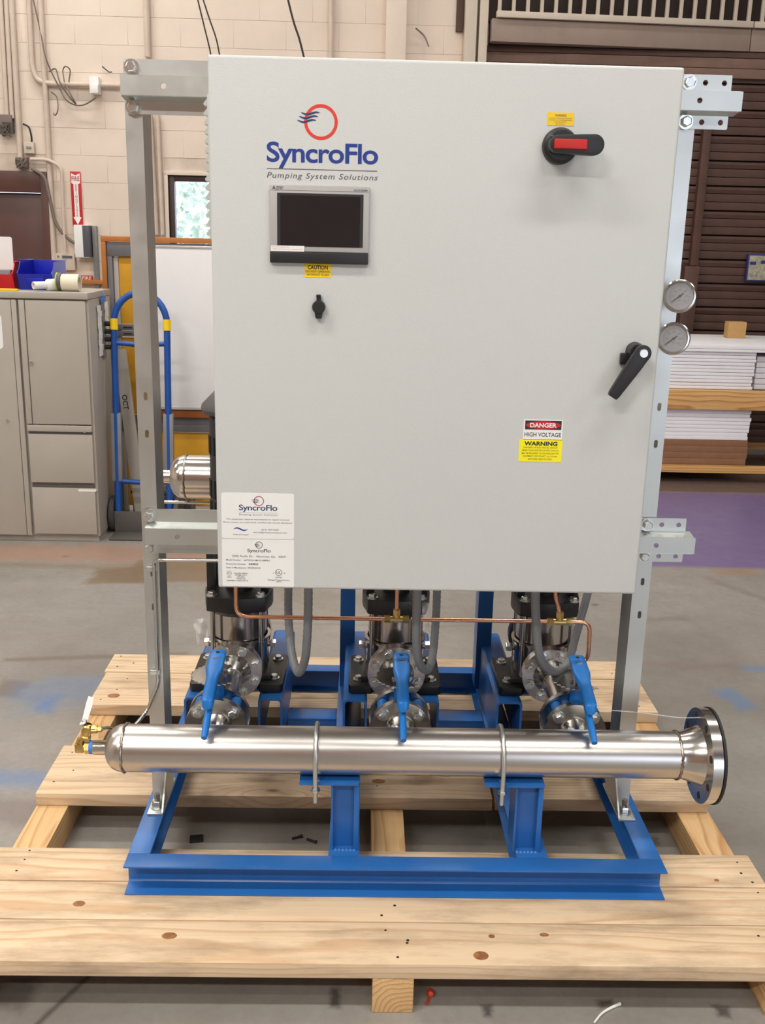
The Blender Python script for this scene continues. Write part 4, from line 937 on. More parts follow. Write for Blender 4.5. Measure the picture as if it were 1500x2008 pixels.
# lever handle
lx, lz = .4555, 1.4365
b = B(); b.lathe([(.0185, 0), (.0185, .01), (.016, .03), (0, .03)], YN(lx, lz), 32); b.box((lx-.03, CY-.012, lz-.028), (lx-.006, CY, lz-.004), .003); lh = b.build('door_latch', M['blackpl'], cc)
d = Vector((-.0485, 0, -.0795)).normalized(); q = Vector((d.z, 0, -d.x))
Mh = Matrix(((d.x, q.x, 0, lx+.006), (0, 0, -1, CY-.034), (d.z, q.z, 0, lz), (0, 0, 0, 1)))
b = B(); prof = [(.0165*math.cos(R(a)), .0165*math.sin(R(a))) for a in range(95, 266, 17)]+[(.03, -.0155), (.098, -.0115), (.106, -.0095), (.106, .0095), (.098, .0115), (.03, .0155)]
b.prism(prof, .017, Mh, .003); lv = b.build('latch_lever', M['blackpl'], lh)
b = B(); b.lathe([(0, .002), (.008, .002), (.0095, 0), (.0095, -.002)], Mh @ Matrix.Translation((0, 0, .0175)) , 24); b.build('lock_cylinder', M['zinc'], lh)

# ------------------------------------------------------------------ pressure gauges
for i, (gx, gz, gy) in enumerate(((.597, 1.539, .19), (.5925, 1.446, .19))):
    g = thing('pressure_gauge', (gx, gy, gz), ['round steel pressure gauge on the rack post, the upper of two', 'round steel pressure gauge on the rack post, the lower of two'][i], 'gauge', 'gauges on the rack post')
    nd = (CAM-Vector((gx, gy, gz))).normalized(); nd = Vector((nd.x*.25-.12, nd.y, .10)).normalized()
    Mg = frame((gx, gy, gz), nd, (1, 0, 0))
    b = B(); b.lathe([(.0, -.026), (.032, -.026), (.034, -.022), (.034, 0), (.0365, .002), (.0365, .010), (.034, .013), (.0305, .0135), (.0295, .009), (.0, .009)], Mg, 48); b.build('case', M['sspol'], g)
    b = B(); b.lathe([(0, .0094), (.0293, .0094), (.0293, .009)], Mg, 40); b.build('dial', M['dial'], g)
    b = B()
    for k in range(31):
        a = R(225-270*k/30); L = .0055 if k % 5 == 0 else .003
        b.box((.0235-L, -.0003, .0096), (.0235, .0003, .0099), 0, Mg @ Matrix.Rotation(a, 4, 'Z'))
        if k % 5 == 0: text(b, str(k*2*5), 0, 0, 0, None, .0034, 'C', M0=Mg @ Matrix.Translation((.0145*math.cos(a), .0145*math.sin(a)-.0015, .0098)))
    text(b, 'PSI', 0, 0, 0, None, .0035, 'C', M0=Mg @ Matrix.Translation((0, -.011, .0098))); b.build('dial_print', M['inkgrey'], g)
    b = B(); b.prism([(-.0011, -.010), (.0011, -.010), (.0018, -.002), (.0007, .023), (-.0007, .023), (-.0018, -.002)], .0006, Mg @ Matrix.Rotation(R(127), 4, 'Z') @ Matrix.Translation((0, 0, .0102))); b.lathe([(0, .001), (.003, .001), (.003, 0)], Mg @ Matrix.Translation((0, 0, .0102)), 12); b.build('needle', M['inkblack'], g)
    b = B(); b.lathe([(0, .0118), (.030, .0118), (.030, .0112)], Mg, 40); b.build('crystal', M['crystal'], g)
    b = B(); b.cyl((gx, gy+.0255, gz), (gx, PYF-.001, gz), .0095, seg=16); b.build('stem', M['brass'], g)

# ------------------------------------------------------------------ copper line and tees
cl = thing('copper_sensing_line', (0, .3, .72), 'thin bright copper tube with brass tees under the control cabinet', 'tube')
zc = .7215; yc = .30
b = B(); b.tube(fillet([(-.409, yc, .9055), (-.41, yc, zc), (-.03, yc, zc)], .03), .0052, 12); b.tube([(.03, yc, zc), (.382, yc, zc)], .0052, 12)
b.tube(fillet([(.43, yc, zc), (.485, yc, zc), (.488, yc, .62), (.47, yc+.1, .56)], .028), .0052, 12); b.tube([(-.006, yc, zc+.018), (-.0075, yc, .9055)], .0052, 12); b.tube(smooth([(.407, yc, zc+.018), (.402, yc, .76), (.391, yc, .80), (.383, yc, .9055)]), .0052, 12)
b.build('copper_tube', M['copper'], cl)
for x in (-.006, .407):
    b = B(); b.cyl((x-.022, yc, zc), (x+.022, yc, zc), .0085, seg=12); b.cyl((x, yc, zc), (x, yc, zc+.02), .0075, seg=12); te = b.build('tee', M['brass'], cl)
    for a, c in (((x-.031, yc, zc), (x-.016, yc, zc)), ((x+.016, yc, zc), (x+.031, yc, zc)), ((x, yc, zc+.012), (x, yc, zc+.026))):
        b = B(); b.cyl(a, c, .0098, seg=6); b.build('nut', M['brass'], te)
# ------------------------------------------------------------------ grey flexible conduits
CL = ['grey flexible conduit looping under the cabinet beside the pump with the visible rain cowl', 'grey flexible conduit looping under the cabinet in front of the middle pump', 'grey flexible conduit looping under the cabinet in front of the pump nearest the open flange']
for i, (xa, xb, xm, zb_, y1, y2) in enumerate(((-.222, -.283, -.252, .59, .16, .36), (.036, .098, .075, .603, .16, .36), (.320, .462, .388, .612, .16, .40))):
    c = thing('flexible_conduit', (xa, y1, CZ0), CL[i], 'conduit', 'conduits under the cabinet')
    ks = 1-((y1-.25)/2.33); 
    pts = smooth([(xa, y1, CZ0-.006), (xa, y1+.01, .80), (xa+(.003 if i else -.004), y1+.03, .70), (xa*.6+xm*.4, y1+.06, .635), (xm, (y1+y2)/2, zb_), (xb*.6+xm*.4-(.012 if i == 2 else 0), y2-(.005 if i == 2 else .06), .628), (xb-(.012 if i == 2 else 0), y2-.0, .70), (xb, y2, .80), (xb, y2+.02, .92), (xb-.02, y2+.12, 1.0)], 14)
    if i == 2: pts = smooth([at(u, v, 'y', y) for u, v, y in ((1050, 1150, .16), (1050, 1190, .165), (1052, 1235, .18), (1057, 1280, .20), (1071, 1309, .24), (1093, 1317, .30), (1113, 1300, .34), (1125, 1262, .365), (1138, 1215, .385), (1150, 1172, .40), (1160, 1120, .42), (1150, 1060, .50))], 14); xa, y1 = pts[0].x, pts[0].y
    b = B(); b.tube(pts, [.0105+(.0005 if k % 2 else -.0005) for k in range(len(pts))], 14); b.build('hose', M['conduit'], c)
    b = B(); b.lathe([(.0115, -.03), (.0165, -.026), (.0165, -.006), (.02, -.006), (.02, 0), (0, 0)], Matrix.Translation((xa, y1, CZ0-.0005)), 8); b.build('connector', M['zinc'], c)
# ------------------------------------------------------------------ steel tube on the post
sp_ = thing('post_sensing_tube', (-.606, .27, .7), 'slim stainless tube clipped along the rack post below the lower channel', 'tube')
yt = PYF-.006
tubep = fillet([(-.40, .239-.003, .890), (-.585, .239-.003, .888), (-.6065, yt-.005, .872), (-.6075, yt, .80), (-.6085, yt, .54), (-.638, yt-.012, .47), (-.664, .205, .452), (-.69, .188, .456), (-.706, .145, .490), (-.712, HY, .4985), (-.7185, HY, .4985)], .018)
b = B(); b.tube(tubep, .0045, 10); b.build('tube', M['sspol'], sp_)
for zz in (.85, .575):
    b = B(); b.box((-.627, yt-.004, zz-.006), (-.602, yt+.0035, zz+.006), .001); b.cyl((-.621, yt-.004, zz), (-.621, yt-.0075, zz), .0055, seg=6); b.build('clip', M['zinc'], sp_)
# ------------------------------------------------------------------ drain valve on the capped end
dv = thing('drain_valve', (-.757, HY, HZ), 'small brass drain valve with white lever on the capped end of the header', 'valve')
b = B(); b.cyl((-.7345, HY, HZ), (-.7425, HY, HZ), .0165, seg=24); b.build('thread_tape', M['tape'], dv)
b = B(); b.cyl((-.7425, HY, HZ), (-.7535, HY, HZ), .016, seg=6); b.cyl((-.7535, HY, HZ), (-.758, HY, HZ), .0105, seg=16)
b.box((-.777, HY-.011, HZ-.012), (-.756, HY+.011, HZ+.012), .004); b.cyl((-.766, HY, HZ+.011), (-.7625, HY+.002, HZ+.022), .0095, seg=16); b.build('elbow', M['brass'], dv)
b = B(); b.lathe([(.008, .02), (.0125, .022), (.0125, .03), (.010, .033), (.013, .04), (.013, .058), (.009, .062)], Matrix.Translation((-.757, HY, HZ)) @ Matrix.Rotation(R(12), 4, 'Y'), 16)
b.cyl((-.757, HY, HZ+.049), (-.725, HY, HZ+.0485), .0098, seg=14); b.cyl((-.735, HY, HZ+.0485), (-.722, HY, HZ+.0485), .0105, seg=6); b.cyl((-.722, HY, HZ+.0485), (-.712, HY, HZ+.0485), .008, seg=6); b.build('valve_body', M['brass'], dv)
b = B(); b.cyl((-.7535, HY, HZ+.06), (-.7525, HY, HZ+.072), .0062, seg=6); b.build('stem_nut', M['zinc'], dv)
b = B(); Ml = Matrix(((.95, 0, -.3, -.754), (0, 1, 0, HY), (.3, 0, .95, HZ+.066), (0, 0, 0, 1)))
b.box((-.007, -.012, 0), (.007, .0105, .002), .0005, Ml); b.prism([(-.0065, .0), (.0065, 0), (.0085, .04), (.0075, .056), (-.0065, .056), (-.0075, .04)], .0022, Matrix(((.96, .2, .1, -.753), (.0, .42, -.9, HY+.008), (-.27, .88, .40, HZ+.068), (0, 0, 0, 1))))
b.build('lever', M['label'], dv)
# clear tag film beside the left pump and a clear bag beside the middle pump
def film(name, pts_, label):
    b = B(); n = 10; g = []
    a, c, d_, e = [Vector(p) for p in pts_]
    for i in range(n+1):
        row = []
        for j in range(n+1):
            s, t = i/n, j/n; p = (a*(1-s)+c*s)*(1-t)+(d_*(1-s)+e*s)*t; p = p+Vector((0, .012*math.sin(6*s+4*t)+.006*math.sin(13*t-5*s), 0)); row.append(b.bm.verts.new(p))
        g.append(row)
    for i in range(n):
        for j in range(n): b.bm.faces.new((g[i][j], g[i+1][j], g[i+1][j+1], g[i][j+1]))
    o = b.build(name, M['film'], None, tuple(a)); tag(o, label, 'bag')
    md = o.modifiers.new('thickness', 'SOLIDIFY'); md.thickness = .0006; return o
q = lambda u, v, y: tuple(at(u, v, 'y', y))
film('plastic_tag', (q(376, 1218, .86), q(404, 1208, .84), q(388, 1262, .86), q(410, 1268, .84)), 'crumpled clear plastic film beside the pump with the visible cowl')
film('plastic_bag', (q(828, 1182, .60), q(846, 1180, .61), q(828, 1234, .60), q(843, 1243, .61)), 'small clear plastic bag hanging beside the middle pump')
b = B(); b.tube(smooth([(.52, .20, .528), (.60, .17, .536), (.68, .14, .540), (.735, .13, .546)]), .0016, 6); tag(b.build('tie_strap', M['film'], None, (.6, .17, .53)), 'clear thin strap lying over the header near its open flange', 'strap')

# ------------------------------------------------------------------ floor debris
def fl(u, v): return at(u, v, 'z', 0)
p = fl(385, 1646); b = B(); b.prism([(-.016, -.02), (.022, -.014), (.016, .02), (-.02, .014)], .004, Matrix.Translation((p.x, p.y, .0005)), .001); tag(b.build('scrap_piece', M['gasket'], None, (p.x, p.y, 0)), 'small black diamond-shaped scrap on the floor between pallet planks', 'scrap')
for k, (u, v, a) in enumerate(((582, 1645, .5), (610, 1651, -.5))):
    p = fl(u, v); b = B(); Ms = Matrix.Translation((p.x, p.y, .005)) @ Matrix.Rotation(a, 4, 'Z'); b.cyl(Ms @ Vector((-.014, 0, 0)), Ms @ Vector((.012, 0, 0)), .0035, seg=8); b.cyl(Ms @ Vector((.012, 0, 0)), Ms @ Vector((.017, 0, 0)), .005, seg=8)
    tag(b.build('screw', M['gasket'], None, (p.x, p.y, 0)), 'dark screw lying on the floor between the pallet planks', 'screw', 'loose screws under the skid')
p = fl(843, 1950); b = B(); b.lathe([(0, 0), (.008, .002), (.009, .012), (.006, .02), (0, .022)], Matrix.Translation((p.x, p.y, .009)) @ Matrix.Rotation(1.2, 4, 'X') @ Matrix.Scale(.95, 4), 12); b.tube([(p.x, p.y, .006), (p.x-.004, p.y-.02, .004), (p.x-.01, p.y-.035, .003)], .0025, 6); tag(b.build('wire_nut', plain('orange_red_plastic', srgb(205, 60, 30), .5), None, (p.x, p.y, 0)), 'small orange red plastic cap with a tail on the floor before the pallet', 'cap')
b = B(); pts = smooth([tuple(fl(u, v)+Vector((0, 0, .004))) for u, v in ((1165, 2008), (1180, 1990), (1200, 1978), (1216, 1971))]); b.tube(pts, [.0022+.0016*k/len(pts) for k in range(len(pts))], 8); tag(b.build('string', M['label'], None, (.45, -.21, 0)), 'short piece of white cord on the floor before the pallet', 'cord')

# ------------------------------------------------------------------ steel storage cabinet and the things on it
LX0, LX1, LY, LYB, LZ = -2.62, -1.535, 3.25, 3.72, 1.345
lk = thing('storage_cabinet', ((LX0+LX1)/2, (LY+LYB)/2, 0), 'beige grey steel storage cabinet with doors and two file drawers', 'cabinet')
b = B(); b.box((LX0, LY+.02, .03), (LX1, LYB, LZ-.035), .003); b.box((LX0+.01, LY+.03, 0), (LX1-.01, LYB-.01, .03)); b.build('carcass', M['locker'], lk)
b = B(); b.box((LX0-.004, LY-.004, LZ-.034), (LX1+.004, LYB+.004, LZ), .004); b.build('top', M['locker'], lk)
XS = at(45, 700, 'y', LY).x-.01
b = B(); b.box((LX0+.01, LY, .036), (XS-.035, LY+.019, LZ-.042), .003); dl = b.build('door', M['locker'], lk)
b = B(); b.box((XS-.032, LY-.004, .036), (XS-.006, LY+.019, LZ-.042), .004); b.build('pull_strip', M['locker'], lk)
b = B(); b.box((XS+.006, LY-.004, .655), (XS+.035, LY+.019, LZ-.042), .004); b.build('pull_strip', M['locker'], lk)
ZD = at(110, 832, 'y', LY).z
b = B(); b.box((XS+.038, LY, ZD), (LX1-.012, LY+.019, LZ-.042), .003); dr = b.build('door', M['locker'], lk)
b = B(); b.box((XS+.006, LY-.003, ZD-.04), (LX1-.012, LY+.019, ZD-.006), .003); b.build('rail', M['locker'], lk)
for p_, pr in (((62, 712), dr), ((15, 825), dl)):
    q = at(p_[0], p_[1], 'y', LY); b = B(); b.lathe([(0, .006), (.009, .005), (.011, 0)], YN(q.x, q.z, LY), 20); b.build('lock', M['zinc'], pr)
q = at(166, 846, 'y', LY); b = B(); b.lathe([(0, .004), (.007, .003), (.008, 0)], YN(q.x, q.z, LY-.003), 16); b.build('lock', M['zinc'], lk)
for z0, z1 in ((.335, ZD-.055), (.045, .305)):
    b = B(); b.box((XS+.008, LY, z0), (LX1-.012, LY+.019, z1), .003); dw = b.build('drawer', M['locker'], lk)
    b = B(); b.box((XS+.01, LY+.010, z1+.001), (LX1-.014, LY+.019, z1+.018)); b.build('finger_gap_shade', M['lockdark'], dw)  # dark strip paints the shade in the finger gap above each drawer
q = at(170, 960, 'y', LY); b = B(); b.box((q.x-.045, LY-.001, q.z-.012), (q.x+.05, LY+.018, q.z-.0), .001); b.build('label_holder', M['label'], lk)
q = at(0, 650, 'y', LY); b = B(); b.prism(rrect(q.x-.08, q.z-.09, q.x+.012, q.z+.09, .02), .0006, face_y((0, LY-.0002, 0))); tag(b.build('paper_sheet', M['paper'], None, (q.x, LY, q.z)), 'white rounded paper sheet stuck on the cabinet door', 'paper')
def bin_(name, x0, x1, y0, y1, h, mt, label):
    o = thing(name, ((x0+x1)/2, (y0+y1)/2, LZ+.0005), label, 'bin'); z = LZ+.0005; t = .004
    b = B(); b.box((x0+.01, y0+.03, z), (x1-.01, y1, z+t), .001)
    b.prism([(y0+.03, z+t), (y0, z+h*.55), (y0+t, z+h*.55), (y0+.03+t*1.3, z+t)], x1-x0-.02, Matrix(((0, 0, 1, x0+.01), (1, 0, 0, 0), (0, 1, 0, 0), (0, 0, 0, 1))))
    b.box((x0+.01, y1-t, z+t), (x1-.01, y1, z+h), .001)
    for xa in (x0+.006, x1-.01):
        b.prism([(y0+.028, z), (y1, z), (y1, z+h), (y0+.06, z+h), (y0+.03, z+h*.72), (y0-.002, z+h*.58)], t, Matrix(((0, 0, 1, xa), (1, 0, 0, 0), (0, 1, 0, 0), (0, 0, 0, 1))))
    b.build('tub', M[mt], o)
    for xa in (x0, x1-.012):
        b = B(); b.box((xa, y0+.055, z+h-.002), (xa+.012, y1+.004, z+h+.004), .001); b.build('rim', M[mt], o)
    b = B(); b.box(((x0+x1)/2-.045, y0+.004, z+h*.26), ((x0+x1)/2+.045, y0+.012, z+h*.42), .002); b.build('label_slot', M[mt], o)
q0, q1 = at(33, 560, 'y', 3.42), at(104, 560, 'y', 3.42); bin_('parts_bin', q0.x+.005, q1.x+.01, 3.40, 3.66, .15, 'binblue', 'deep blue plastic parts bin on the storage cabinet')
q1 = at(30, 560, 'y', 3.42); bin_('parts_bin', q1.x-.24, q1.x, 3.40, 3.66, .14, 'binred', 'bright red plastic parts bin on the storage cabinet')
q0, q1 = at(-40, 463, 'y', 3.6), at(27, 520, 'y', 3.6); b = B(); b.prism(rrect(q0.x, LZ+.006, q1.x, q0.z, .012), .004, face_y((0, 3.6, 0)))
tag(b.build('sign_card', M['paper'], None, (q0.x, 3.6, LZ)), 'white card standing in the red bin on the cabinet', 'card')
q = at(14, 533, 'y', 3.5); b = B(); b.box((q.x-.08, 3.47, LZ+.006), (q.x+.028, 3.52, q.z+.012), .008); b.box((q.x-.05, 3.465, q.z-.03), (q.x+.02, 3.475, q.z-.004), .003); tag(b.build('pipe_fitting', M['wornsteel'], None, (q.x, 3.5, LZ)), 'grey metal fitting lying in the red bin', 'fitting')
q = at(20, 560, 'y', 3.28); b = B(); b.box((q.x-.4, 3.262, LZ+.0005), (q.x+.04, 3.288, LZ+.012), .003); tag(b.build('pencil', M['yellow'], None, (q.x, 3.27, LZ)), 'yellow strip lying along the front edge of the storage cabinet top', 'ruler')
# white pipe offcut
q = at(66, 552, 'y', 3.30); e = at(108, 549, 'y', 3.36); b = B(); d0, d1 = Vector((q.x, 3.29, LZ+.03)), Vector((e.x, 3.375, LZ+.032))
Mp = frame(d0, d1-d0); L = (d1-d0).length
b.lathe([(.0195, 0), (.0195, L*.55), (.029, L*.6), (.031, L*.65), (.031, L), (.018, L), (.0145, 0)], Mp, 24, True); tag(b.build('pipe_offcut', M['white'], None, tuple(d0)), 'white plastic pipe offcut with a flared socket on the storage cabinet', 'pipe')
# tape roll
q = at(130, 553, 'y', 3.33); tp = thing('tape_roll', (q.x, 3.37, LZ+.0005), 'cream packing tape roll with a dark and lime band on the storage cabinet', 'tape')
rT = .044; b = B(); b.lathe([(.03, 0), (rT, 0), (rT, .09), (.03, .09)], frame((q.x-.03, 3.365, LZ+.001+rT), (1, .0, 0)), 32, True); b.build('tape', M['ptape'], tp)
b = B(); b.lathe([(.034, 0), (rT+.003, 0), (rT+.003, .018), (.034, .018)], frame((q.x-.05, 3.365, LZ+.004+rT), (1, 0, 0)), 32, True); b.build('dark_band', M['lockdark'], tp)
b = B(); b.lathe([(.034, 0), (rT+.0035, 0), (rT+.0035, .006), (.034, .006)], frame((q.x-.057, 3.365, LZ+.0045+rT), (1, 0, 0)), 32, True); b.build('lime_band', M['lime'], tp)
# papers, ruler and blue tape on the cabinet side (hanging off the far edge)
xs = LX1+.0045
for k, (y0, y1, z0, z1, nm, mt, lab, ct) in enumerate(((3.42, 3.49, 1.0, 1.27, 'hanging_paper', 'paper', 'wrinkled white paper strip hanging on the cabinet side, the longer one', 'paper'), (3.50, 3.56, .98, 1.30, 'steel_ruler', 'wornsteel', 'grey steel ruler hanging between paper strips on the cabinet side', 'ruler'), (3.575, 3.64, 1.1, 1.28, 'hanging_paper', 'paper', 'wrinkled white paper strip hanging on the cabinet side, the shorter one', 'paper'))):
    b = B(); n = 9
    for i in range(n):
        za, zb = z0+(z1-z0)*i/n, z0+(z1-z0)*(i+1)/n; w_ = 0 if mt != 'paper' else .006*math.sin(i*2.1+k)
        b.box((xs+.0005+.004*k*0, y0+w_, za), (xs+.0035+(.002*(i % 2) if mt == 'paper' else 0), y1+w_, zb))
    tag(b.build(nm, M[mt], None, (xs, y0, z0)), lab, ct)
b = B(); b.box((xs+.004, 3.485, 1.285), (xs+.0075, 3.58, 1.31)); b.tube([(xs+.0055, 3.53, 1.31), (xs+.004, 3.56, 1.345)], .0025, 6); tag(b.build('blue_tape', M['tape'], None, (xs, 3.5, 1.29)), 'piece of blue tape holding a ruler to the cabinet side', 'tape')

# ------------------------------------------------------------------ hand truck
HTY = 3.42
ht = thing('hand_truck', (-1.33, HTY, 0), 'blue tubular hand truck standing in front of the ochre panel', 'hand truck')
def lean(x, z, dy=0): return Vector((x, HTY+.02+z*.09+dy, z))
xl, xr, zt = -1.475, -1.185, 1.335
pts = [lean(xl-.0, .10), lean(xl, 1.14)]+[lean((xl+xr)/2-(xr-xl)/2*math.cos(R(a)), 1.17+(zt-1.17)*math.sin(R(a))) for a in range(0, 181, 12)]+[lean(xr, 1.14), lean(xr, .10)]
b = B(); b.tube(pts, .0185, 14); b.build('tube_frame', M['truckblue'], ht)
for x in (xl, xr):
    b = B(); b.box((-.028, -.016, .30), (.028, .016, .68), .004, Matrix.Translation((x, HTY+.02, 0)) @ Matrix.Shear('XY', 4, (0, .09)) if False else Matrix(((1, 0, 0, x), (0, 1, .09, HTY+.02), (0, 0, 1, 0), (0, 0, 0, 1)))); b.build('worn_sleeve', M['wornsteel'], ht)
    b = B(); b.cyl(lean(x, 1.135), lean(x, 1.195), .0215, seg=16); b.build('warning_band', M['yellow'], ht)
    b = B(); s = -1 if x < -1.3 else 1
    b.tube([lean(x+s*.02, .10, .05)+Vector((0, 0, 0))]*1+[lean(x, .34), lean(x+s*.012, .12, .05)], .01, 8); b.build('axle_strut', M['truckblue'], ht)
    wx = x+s*.0375
    b = B(); b.lathe([(.02, -.012), (.06, -.014), (.092, -.016), (.1, -.011), (.1, .011), (.092, .016), (.06, .014), (.02, .012)], frame((wx, HTY+.09, .1005), (1, 0, 0)), 32, True); wh = b.build('wheel', M['tire'], ht)
    b = B(); b.lathe([(0, -.017), (.03, -.0165), (.034, -.0125), (.034, .0125), (.03, .0165), (0, .017)], frame((wx, HTY+.09, .1005), (1, 0, 0)), 20); b.build('hub', M['wornsteel'], wh)
for zz, mt in ((1.065, 'truckblue'), (.30, 'truckblue')):
    b = B(); b.tube([lean(xl, zz), lean((xl+xr)/2, zz-.012, .012), lean(xr, zz)], .014, 10); b.build('cross_tube', M[mt], ht)
b = B(); b.tube([lean(-1.33, 1.06), lean(-1.33, .12)], .012, 10); b.build('centre_tube', M['truckblue'], ht)
b = B(); b.cyl((xl-.045, HTY+.09, .1005), (xr+.045, HTY+.09, .1005), .009, seg=12); b.build('axle', M['zinc'], ht)
b = B(); b.box((xl-.02, HTY-.13, .003), (xr+.02, HTY+.02, .011), .002); b.box((xl-.02, HTY+.012, .011), (xr+.02, HTY+.02, .13), .002); b.build('toe_plate', M['lockdark'], ht)
for k in range(4):
    b = B(); z = 1.04+k*.042; b.cyl(lean(xl-.018, z)+Vector((-.03, 0, 0)), lean(xl-.02, z), .013, seg=12); b.build('rubber_stop', M['gasket'], ht)
# dark crates behind the hand truck base
ct = thing('dark_crate', (-1.28, 3.74, 0), 'dark grey plastic crate on the floor behind the hand truck', 'crate')
b = B(); b.box((-1.44, 3.66, .0), (-1.09, 3.76, .012), .003); b.box((-1.44, 3.66, .012), (-1.09, 3.668, .18), .003); b.box((-1.44, 3.752, .012), (-1.09, 3.76, .18), .003); b.box((-1.44, 3.668, .012), (-1.432, 3.752, .18)); b.box((-1.098, 3.668, .012), (-1.09, 3.752, .18)); b.build('tub', M['lockdark'], ct)
for k in range(4):
    b = B(); b.box((-1.42+k*.085, 3.652, .03), (-1.355+k*.085, 3.66, .16), .004); b.build('side_panel', plain('crate_panel', srgb(60, 58, 60), .5), ct)
b = B(); b.box((-1.45, 3.648, .18), (-1.08, 3.77, .198), .004); b.build('rim', M['lockdark'], ct)

# ------------------------------------------------------------------ framed ochre panel and whiteboard
FY = 3.86
fp = thing('framed_panel', (-1.0, FY, 0), 'tall ochre panel in grey steel strips with orange wood edge leaning behind the hand truck', 'panel')
fx0, fx1, fz0, fz1 = at(199, 465, 'y', FY).x, -.35, .02, at(300, 465, 'y', FY).z+.0
b = B(); b.box((fx0, FY-.03, fz1-.03), (fx1, FY+.04, fz1), .004); b.box((fx0, FY-.03, 1.31), (fx0+.028, FY+.04, fz1-.03), .004); b.build('wood_trim', M['orangewood'], fp)
b = B(); b.box((fx0+.03, FY-.02, fz1-.11), (fx1, FY+.03, fz1-.032), .004); b.box((fx0+.03, FY-.02, fz0), (fx0+.06, FY+.03, fz1-.11), .004); b.build('steel_frame', M['stripgrey'], fp)
b = B(); b.box((fx0+.061, FY-.006, fz0), (fx0+.089, FY+.02, fz1-.112), .003); b.build('inner_strip', M['locker'], fp)
zs = [at(240, v, 'y', FY).z for v in (486, 635, 660, 812, 845, 990)]
for z0, z1 in ((zs[1], zs[0]), (zs[3], zs[2]), (zs[5], zs[4])):
    b = B(); b.box((fx0+.09, FY, z0), (fx1, FY+.015, z1-.004), .002); b.build('ochre_panel', M['panelyellow'], fp)
for z0, z1 in ((zs[2], zs[1]), (zs[4], zs[3])):
    zm = (z0+z1)/2
    for a, c in ((z0+.002, zm-.002), (zm+.002, z1-.002)):
        b = B(); b.box((fx0+.062, FY-.018, a), (fx1, FY+.012, c), .003); st = b.build('steel_strip', M['stripgrey'], fp)
        b = B(); b.prism(slot(0, 0, .008, .05), .001, Matrix(((0, 1, 0, fx0+.13), (0, 0, -1, FY-.018), (1, 0, 0, (a+c)/2), (0, 0, 0, 1)))); b.build('slot_mark', M['dark'], st)
b = B(); b.box((fx0+.0, FY-.02, fz0-.018), (fx1, FY+.02, fz0-.001)); b.build('bottom_rail', M['stripgrey'], fp)
wz1, wz0 = at(360, 487, 'y', FY-.06).z, at(360, 798, 'y', FY-.06).z; wx0 = at(299, 600, 'y', FY-.06).x
wb = thing('whiteboard', (-.8, FY-.06, wz0), 'blank whiteboard with thin aluminium edge leaning on the ochre panel', 'whiteboard')
b = B(); b.box((wx0, FY-.062, wz0), (-.33, FY-.045, wz1), .002); b.build('board', M['whiteboard'], wb)
for a, c in (((wx0-.008, FY-.066, wz1), (-.322, FY-.042, wz1+.014)), ((wx0-.008, FY-.066, wz0-.016), (-.322, FY-.042, wz0)), ((wx0-.008, FY-.066, wz0), (wx0, FY-.042, wz1)), ((-.33, FY-.066, wz0), (-.322, FY-.042, wz1))):
    b = B(); b.box(a, c, .002); b.build('edge_trim', M['alu'], wb)
b = B(); b.box((wx0-.05, FY-.05, wz0-.065), (-.33, FY-.03, wz0-.02), .003); b.build('ledge', plain('ledge_brown', srgb(150, 84, 34), .5, var=.1), fp)
# leaning aluminium plank beside the hand truck
b = B(); p0_, p1_ = Vector((-1.43, 3.66, .14)), Vector((-1.49, 3.80, .98)); b.prism([(-.035, -.012), (.035, -.012), (.035, .012), (-.035, .012)], 1.0, frame((-1.375, 3.60, .025), (-.13, .18, .98), (1, 0, 0)), .002)
lp = thing('leaning_plank', (-1.38, 3.6, 0), 'pale plank with black lettering leaning beside the hand truck', 'plank'); b.build('board', M['locker'], lp)
b = B(); Mt = frame((-1.375, 3.60, .025), (-.13, .18, .98), (1, 0, 0)); Mt = Mt @ Matrix(((0, 1, 0, .0), (0, 0, -1, -.0126), (-1, 0, 0, .74), (0, 0, 0, 1)))
text(b, 'OCT', 0, 0, 0, None, .03, 'L', bold=.02, M0=Mt @ Matrix.Translation((0, -.02, 0))); b.build('lettering', M['inkblack'], lp)

# ------------------------------------------------------------------ things on the block wall
def wp(u, v, y=YW-.012): return at(u, v, 'y', y)
def wallbox(name, u0, v0, u1, v1, depth, mt, label, cat, y=YW):
    a, c = at(u0, v0, 'y', y), at(u1, v1, 'y', y); o = thing(name, ((a.x+c.x)/2, y, c.z), label, cat)
    b = B(); b.box((min(a.x, c.x), y-depth, min(a.z, c.z)), (max(a.x, c.x), y-.003, max(a.z, c.z)), .006); b.build('case', M[mt], o); return o, a, c
# fire extinguisher sign (folded)
a, c = wp(137, 336), wp(163, 444); sg = thing('fire_extinguisher_sign', (a.x, YW-.02, c.z), 'red and white folded FIRE EXTINGUISHER arrow sign on the block wall', 'sign')
x0, x1, z0, z1 = a.x, c.x, c.z, a.z; xm = (x0+x1)/2; yS = YW-.012
b = B(); b.box((x0, yS, z0), (x1, yS+.006, z1), .001); b.build('red_plate', M['sigred'], sg)
b = B(); hw = (x1-x0)/2; zz = z1-z0
for poly in ([(-.85, .97), (0, .93), (.85, .97), (.85, .79), (.45, .77), (.45, .17), (.8, .17), (0, .03), (-.8, .17), (-.45, .17), (-.45, .77), (-.85, .79)],):
    b.prism([(xm+p[0]*hw, z0+p[1]*zz) for p in poly], .0006, face_y((0, yS-.0001, 0)))
b.build('white_arrow', M['label'], sg)
b = B(); text(b, 'FIRE', xm, z0+.83*zz, yS-.001, hw*1.5, .035, 'C', bold=.02)
for k, ch in enumerate('EXTINGUISHER'): text(b, ch, xm, z0+(.725-.05*k)*zz, yS-.001, None, .0175, 'C', bold=.02)
